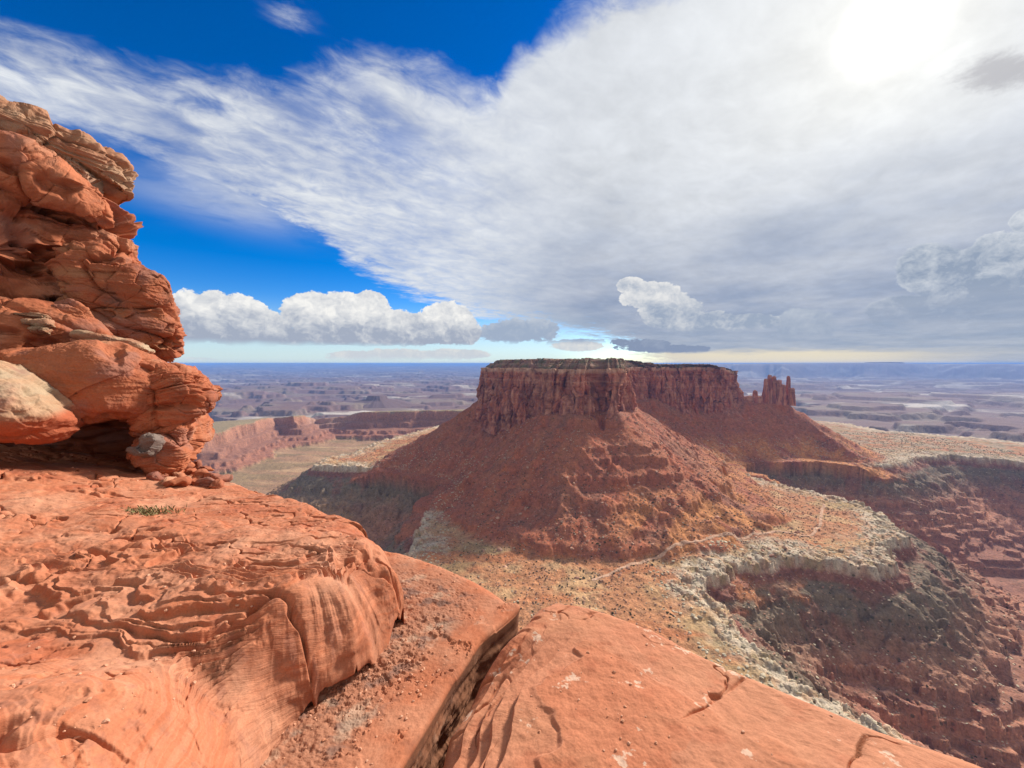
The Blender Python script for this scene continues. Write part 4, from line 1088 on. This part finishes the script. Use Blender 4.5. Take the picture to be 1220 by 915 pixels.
rock('flat_stone', [(88, 400), (96, 395), (144, 402), (174, 410), (178, 417), (170, 421), (146, 412), (105, 409)], (-5.7, 6.15, 0), (0.45, -0.89, 0.1), .25, .6, ex=.5, nth=400, nph=160, seed=821, amp=.02, lay=.015, blocks=.02, bf=2, crack=.01, cols=(TAN, RED, PALE), label='thin flat sandstone slab lying on top of the large rounded boulder', cat='flat stone')
for i, o in enumerate(([(12, 373), (40, 371), (62, 376), (64, 384), (40, 384), (14, 379)], [(30, 384), (64, 383), (68, 391), (50, 393), (32, 389)], [(36, 393), (62, 392), (60, 399), (40, 398)])):
    rock('flat_stone', o, (-6.6, 5.7, 0), (0.5, -0.82, 0.25), .16, .35, ex=.5, nth=240, nph=100, seed=831 + i, amp=.02, lay=.015, blocks=.02, bf=2.5, crack=.01, cols=(TAN * .9, RED, PALE),
         label=('brownish layered stone, topmost of three on the sloping apron', 'brownish layered stone, middle of three on the sloping apron', 'small brownish stone, lowest of three on the sloping apron')[i], cat='flat stone')
rock('gray_stone', [(168, 522), (178, 517), (187, 518), (191, 525), (187, 534), (179, 543), (163, 546), (150, 539), (154, 533), (165, 533)], (-5.2, 5.55, 0), (0.4, -0.9, 0.3), .12, .3, ex=.35, nth=300, nph=140, seed=841, amp=.02, lay=.006, blocks=.035, bf=2.0, crack=.0, cols=(np.array((.20, .155, .13)), np.array((.15, .10, .085)), np.array((.25, .20, .17))), label='gray angular stone leaning against the foot of the corner stack', cat='stone')
rs = random.Random(5)
PIL = [(232, 576, 11, 8), (247, 577, 10, 7), (221, 574, 9, 7), (206, 577, 10, 5), (258, 579, 9, 5), (238, 566, 11, 6), (225, 563, 9, 6), (251, 568, 8, 5), (213, 566, 8, 5), (243, 558, 8, 4), (232, 554, 7, 4), (196, 575, 8, 4), (262, 571, 6, 4), (187, 569, 7, 4)]
for i, (px, py, w, h) in enumerate(PIL):
    a, b, zz = ledge_at(px, py + 3)
    an = [rs.uniform(0, 6.28) for _ in range(0)]
    tl = rs.uniform(-.6, .6)
    o = []
    for k in range(7):
        t = -k / 7 * 6.283 + rs.uniform(-.25, .25); rr_ = rs.uniform(.8, 1.1)
        ux, uy = w * math.cos(t) * rr_, h * math.sin(t) * rr_
        o.append((px + ux * math.cos(tl) - uy * math.sin(tl), py + ux * math.sin(tl) + uy * math.cos(tl)))
    rock('broken_stone', o[::-1], (a, b, zz), (rs.uniform(-.4, .6), -.8, rs.uniform(0, .5)), .08, .14, ex=.4, nth=120, nph=60, seed=860 + i, amp=.02, lay=.01, blocks=.03, bf=4, crack=0, fine=.006, cols=((ORANGE, RED, PURP), (RED, PURP, ORANGE), (PALE, ORANGE, RED))[i % 3],
         label='broken red stone in the small rubble pile at the cliff corner', cat='stone', group='rubble pile at the cliff corner')

# grass growing from a crack in the ledge
def grass():
    a, b, zz = ledge_at(170, 610)
    rg = np.random.RandomState(3); v, f = [], []
    for i in range(230):
        x0, y0 = a + rg.normal(0, .17), b + rg.normal(0, .06)
        h, l, an = rg.uniform(.008, .04), rg.uniform(.01, .06), rg.uniform(0, 6.28)
        dx, dy = math.cos(an), math.sin(an); w = .0035
        k = len(v); zb = zz - .03
        v += [(x0 - dy * w, y0 + dx * w, zb), (x0 + dy * w, y0 - dx * w, zb), (x0 + dx * l * .5 + dy * w * .7, y0 + dy * l * .5 - dx * w * .7, zb + h * .65 + .03), (x0 + dx * l, y0 + dy * l, zb + h + .03)]
        f.append((k, k + 1, k + 2, k + 3))
    m = plain_mat('dry_grass', (0.22, 0.20, 0.08), (0.38, 0.31, 0.16), 30)
    tag(link('grass_tuft', mesh_np('grass_tuft', np.array(v), np.array(f), smooth=False), m), 'small green and yellow grass tuft in a crack of the orange ledge', 'grass', kind='stuff')
grass()

# ================================================================== ROAD, BOULDERS AND SCRUB ON THE BENCH
def road():
    px = [(700, 690), (725, 684), (760, 672), (800, 662), (830, 655), (858, 647), (880, 648), (905, 640), (930, 635), (950, 640), (965, 640), (976, 627), (979, 612), (982, 600)]
    P = np.array([at_z(a, b, RIM + 2) for a, b in px])
    L = np.r_[0, np.cumsum(np.hypot(*np.diff(P, axis=0).T))]
    sN = np.arange(0, L[-1], 2.0)
    X = np.interp(sN, L, P[:, 0]); Y = np.interp(sN, L, P[:, 1])
    k = np.ones(21) / 21
    X = np.convolve(np.pad(X, 10, mode='edge'), k, 'valid'); Y = np.convolve(np.pad(Y, 10, mode='edge'), k, 'valid')
    X = X + 5 * fbm(sN / 60, sN * 0, 0, 3, 901); Y = Y + 5 * fbm(sN / 60, sN * 0 + 5, 0, 3, 902)
    tx, ty = np.gradient(X), np.gradient(Y); l = np.hypot(tx, ty); nx, ny = -ty / l, tx / l
    o = np.linspace(-2.8, 2.8, 7)[:, None] * (1 + .25 * fbm(sN / 12, sN * 0, 0, 3, 903))[None]
    gx, gy = X[None] + nx[None] * o, Y[None] + ny[None] * o
    gz = terrain(gx, gy)
    kk = np.ones(5) / 5
    gz = np.maximum(gz, np.apply_along_axis(lambda v: np.convolve(np.pad(v, 2, mode='edge'), kk, 'valid'), 1, gz)) + .6
    gz[0] -= 1.6; gz[-1] -= 1.6
    c = np.zeros(gx.shape + (3,)); c[:] = (0.56, 0.34, 0.22); c = blend(c, sstep(-.2, .4, fbm(gx / 14, gy / 14, 0, 4, 904)) * .5, (0.42, 0.22, 0.13))
    o = link('dirt_road', mesh_np('dirt_road', np.stack([gx, gy, gz], -1).reshape(-1, 3), grid_faces(7, len(sN)), c.reshape(-1, 3)), M_ter)
    tag(o, kind='structure')
road()

def ico(sub):
    import bmesh
    bm = bmesh.new(); bmesh.ops.create_icosphere(bm, subdivisions=sub, radius=1)
    v = np.array([q.co[:] for q in bm.verts]); f = np.array([[q.index for q in t.verts] for t in bm.faces]); bm.free()
    return v, f
I2, F2 = ico(2); I1, F1 = ico(1)
def stone_shape(rg, flat=.6, V0=I2):
    v = V0.copy()
    for _ in range(9):                                   # flat broken faces
        n = rg.normal(size=3); n /= np.linalg.norm(n); h = rg.uniform(.45, .8)
        d = v @ n - h; v = v - np.maximum(d, 0)[:, None] * n
    v = v * np.array((rg.uniform(.8, 1.3), rg.uniform(.7, 1.0), flat * rg.uniform(.8, 1.2)))
    v = v + .05 * np.stack([fbm(v[:, 0] * 2 + k * 9, v[:, 1] * 2, v[:, 2] * 2, 2, int(rg.randint(1e6))) for k in range(3)], 1)
    return v / np.abs(v[:, :2]).max()
M_redstone = plain_mat('red_boulder', (0.32, 0.14, 0.085), (0.56, 0.36, 0.25), .5)
M_palestone = plain_mat('pale_boulder', (0.42, 0.34, 0.22), (0.58, 0.48, 0.34), .5)
M_grit = plain_mat('rock_grit', (0.46, 0.19, 0.10), (0.58, 0.32, 0.21), 40)
M_leaf = plain_mat('scrub_leaf', (0.045, 0.055, 0.025), (0.095, 0.10, 0.05), .8)
rg = np.random.RandomState(11)
def pxpoints(n, box, zlev=RIM):
    """random ground points, spread evenly as seen from above, inside a patch of country"""
    return rg.uniform(box[0], box[1], n), rg.uniform(box[2], box[3], n)
def rimdist(x, y): return sdist(WR, x, y)
def bdist(x, y): return np.minimum(-sdist(BUT, x, y), -sdist(SPI, x, y))
# candidates
cx, cy = pxpoints(110000, (-600, 1600, 260, 1550))
cW, cB = rimdist(cx, cy), bdist(cx, cy)
cz = terrain(cx, cy)
cr = np.hypot(cx, cy)
vis = (np.abs(np.arctan2(cx, cy)) < R(54)) & (cB > 6)
clus = fbm(cx / 60, cy / 60, 0, 4, 911)
def pick(mask, n):
    i = np.flatnonzero(mask & vis & ~used)
    i = rg.permutation(i)[:n]; used[i] = True
    return i
used = np.zeros(len(cx), bool)

# -- boulders
redm, palm = [], []
for k in range(8):
    redm.append(mesh_np('talus_boulder', stone_shape(rg, .7), F2, smooth=False)); redm[-1].materials.append(M_redstone)
    palm.append(mesh_np('rim_block', stone_shape(rg, .42), F2, smooth=False)); palm[-1].materials.append(M_palestone)
def place(mesh, name, i, size, label, cat, group, sink=.25):
    o = bpy.data.objects.new(name, mesh); S.collection.objects.link(o)
    o.location = (cx[i], cy[i], cz[i] + size * .25 - size * sink * .5)
    o.scale = (size, size, size * rg.uniform(.8, 1.2)); o.rotation_euler = (rg.uniform(-.3, .3), rg.uniform(-.3, .3), rg.uniform(0, 6.28))
    tag(o, label, cat, group)
onslope = (cB > 15) & (cB < 330) & (cW > 0)
for i in pick(onslope & (clus > -.1) & (cr < 1000), 200):
    place(redm[rg.randint(8)], 'talus_boulder', i, rg.uniform(1.9, 3.8) * (1.4 if rg.rand() < .12 else 1), 'red boulder fallen among many on the talus below the butte', 'boulder', 'boulders on the talus below the butte')
onrim = (cW > 0) & (cW < 45) & (cr < 1000) & (cx > 150)
for i in pick(onrim, 140):
    place(palm[rg.randint(8)], 'rim_block', i, rg.uniform(1.8, 3.8), 'pale flat block among many along the white rim right of the slabs', 'boulder', 'pale blocks along the white rim')
def shrub_shape(n, lw):
    v, f = [], []
    for _ in range(n):
        d = rg.normal(size=3); d[2] = abs(d[2]) * .9; d /= np.linalg.norm(d)
        c = d * rg.uniform(.35, 1.0) * np.array((1, 1, .85)) * (1 + .25 * math.sin(3 * math.atan2(d[1], d[0])))
        t = rg.normal(size=3); t /= np.linalg.norm(t); b = np.cross(t, rg.normal(size=3)); b /= np.linalg.norm(b)
        k = len(v); w = lw * rg.uniform(.6, 1.3)
        v += [c - t * w, c + b * w * .6, c + t * w, c - b * w * .6]; f += [(k, k + 1, k + 2), (k, k + 2, k + 3)]
    return np.array(v), np.array(f)
def stuff_mesh(name, idx, sizes, protos, mat, lift=.1):
    vs, fs, n0 = [], [], 0
    for k, i in enumerate(idx):
        v, f = protos[k % len(protos)]
        a = rg.uniform(0, 6.28); c, s_ = math.cos(a), math.sin(a)
        w = v * sizes[k]
        w = np.stack([w[:, 0] * c - w[:, 1] * s_ + cx[i], w[:, 0] * s_ + w[:, 1] * c + cy[i], w[:, 2] + cz[i] + lift * sizes[k]], 1)
        vs.append(w); fs.append(f + n0); n0 += len(v)
    o = link(name, mesh_np(name, np.concatenate(vs), np.concatenate(fs), smooth=False), mat)
    tag(o, kind='stuff'); return o
prot = [(stone_shape(rg, .6, I1), F1) for _ in range(12)]; protf = [(stone_shape(rg, .4, I1), F1) for _ in range(12)]
ii = pick((cB < 420) & (cW > -30) & (clus > -.45), 14000); stuff_mesh('talus_rubble', ii, rg.uniform(.6, 1.6, len(ii)) ** 1.3, prot, M_redstone)
ii = pick((cB < 420) & (cW > -10) & (clus > -.1), 2500); stuff_mesh('pale_talus_rubble', ii, rg.uniform(.6, 1.5, len(ii)) ** 1.3, prot, M_palestone)
ii = pick((cB < 330) & (cW > -10) & (clus < .2), 4500); stuff_mesh('talus_scrub', ii, rg.uniform(.5, 1.3, len(ii)), [shrub_shape(16, .5) for _ in range(6)], M_leaf)
ii = pick((cW > -3) & (cW < 60) & (clus > -.4), 7000); stuff_mesh('rim_rubble', ii, rg.uniform(.7, 2.4, len(ii)), protf, M_palestone)
ii = pick((cW < -6) & (cW > -260) & (cx > 150), 5200); stuff_mesh('slope_rubble', ii, rg.uniform(.6, 2.0, len(ii)), protf, M_redstone)
ii = pick((cW < -6) & (cW > -150) & (cx > 150), 1500); stuff_mesh('pale_rubble', ii, rg.uniform(.6, 1.9, len(ii)), protf, M_palestone)

# -- loose grit lying on ledge and slabs
G_ = np.concatenate(GRIT); cxk, cyk, czk = cx, cy, cz
cx, cy, cz = G_.T
stuff_mesh('loose_grit', np.arange(len(G_)), .003 + .012 * rg.uniform(0, 1, len(G_)) ** 4, prot, M_grit, .2)
cx, cy, cz = cxk, cyk, czk
# -- desert shrubs: clumps of small leaf blades
shr = []
for k in range(6):
    v, f = shrub_shape(170, .22); m = mesh_np('desert_shrub', v, f, smooth=False); m.materials.append(M_leaf); shr.append(m)
near = (cW > 1) & (cW < 150) & (cr < 760) & (cx > 30) & (clus > .12)
for i in pick(near, 290):
    o = bpy.data.objects.new('desert_shrub', shr[rg.randint(6)]); S.collection.objects.link(o)
    q = rg.uniform(.7, 2.0) * (1.35 if rg.rand() < .15 else 1)
    o.location = (cx[i], cy[i], cz[i] - .1); o.scale = (q, q, q * .85); o.rotation_euler = (0, 0, rg.uniform(0, 6.28))
    tag(o, 'dark green desert shrub among many on the bench beyond the right slab', 'shrub', 'shrubs on the bench beyond the slabs')
lp = [shrub_shape(16, .5) for _ in range(8)]
ii = pick((cW > 0) & (clus > -.3) & (cB > 120), 5200); stuff_mesh('bench_scrub', ii, rg.uniform(.6, 1.5, len(ii)), lp, M_leaf)
ii = pick((cW < -8) & (cW > -220), 2600); stuff_mesh('slope_scrub', ii, rg.uniform(.6, 1.5, len(ii)), lp, M_leaf)
# scrub on the flat top of the butte
kx = rg.randint(20, bX.shape[0] - 5, 1500); ky = rg.randint(0, bX.shape[1], 1500)
cx, cy, cz = bX[kx, ky], bY[kx, ky], bZ[kx, ky]
stuff_mesh('butte_top_scrub', np.arange(1500), rg.uniform(1.0, 2.3, 1500), lp, M_leaf)
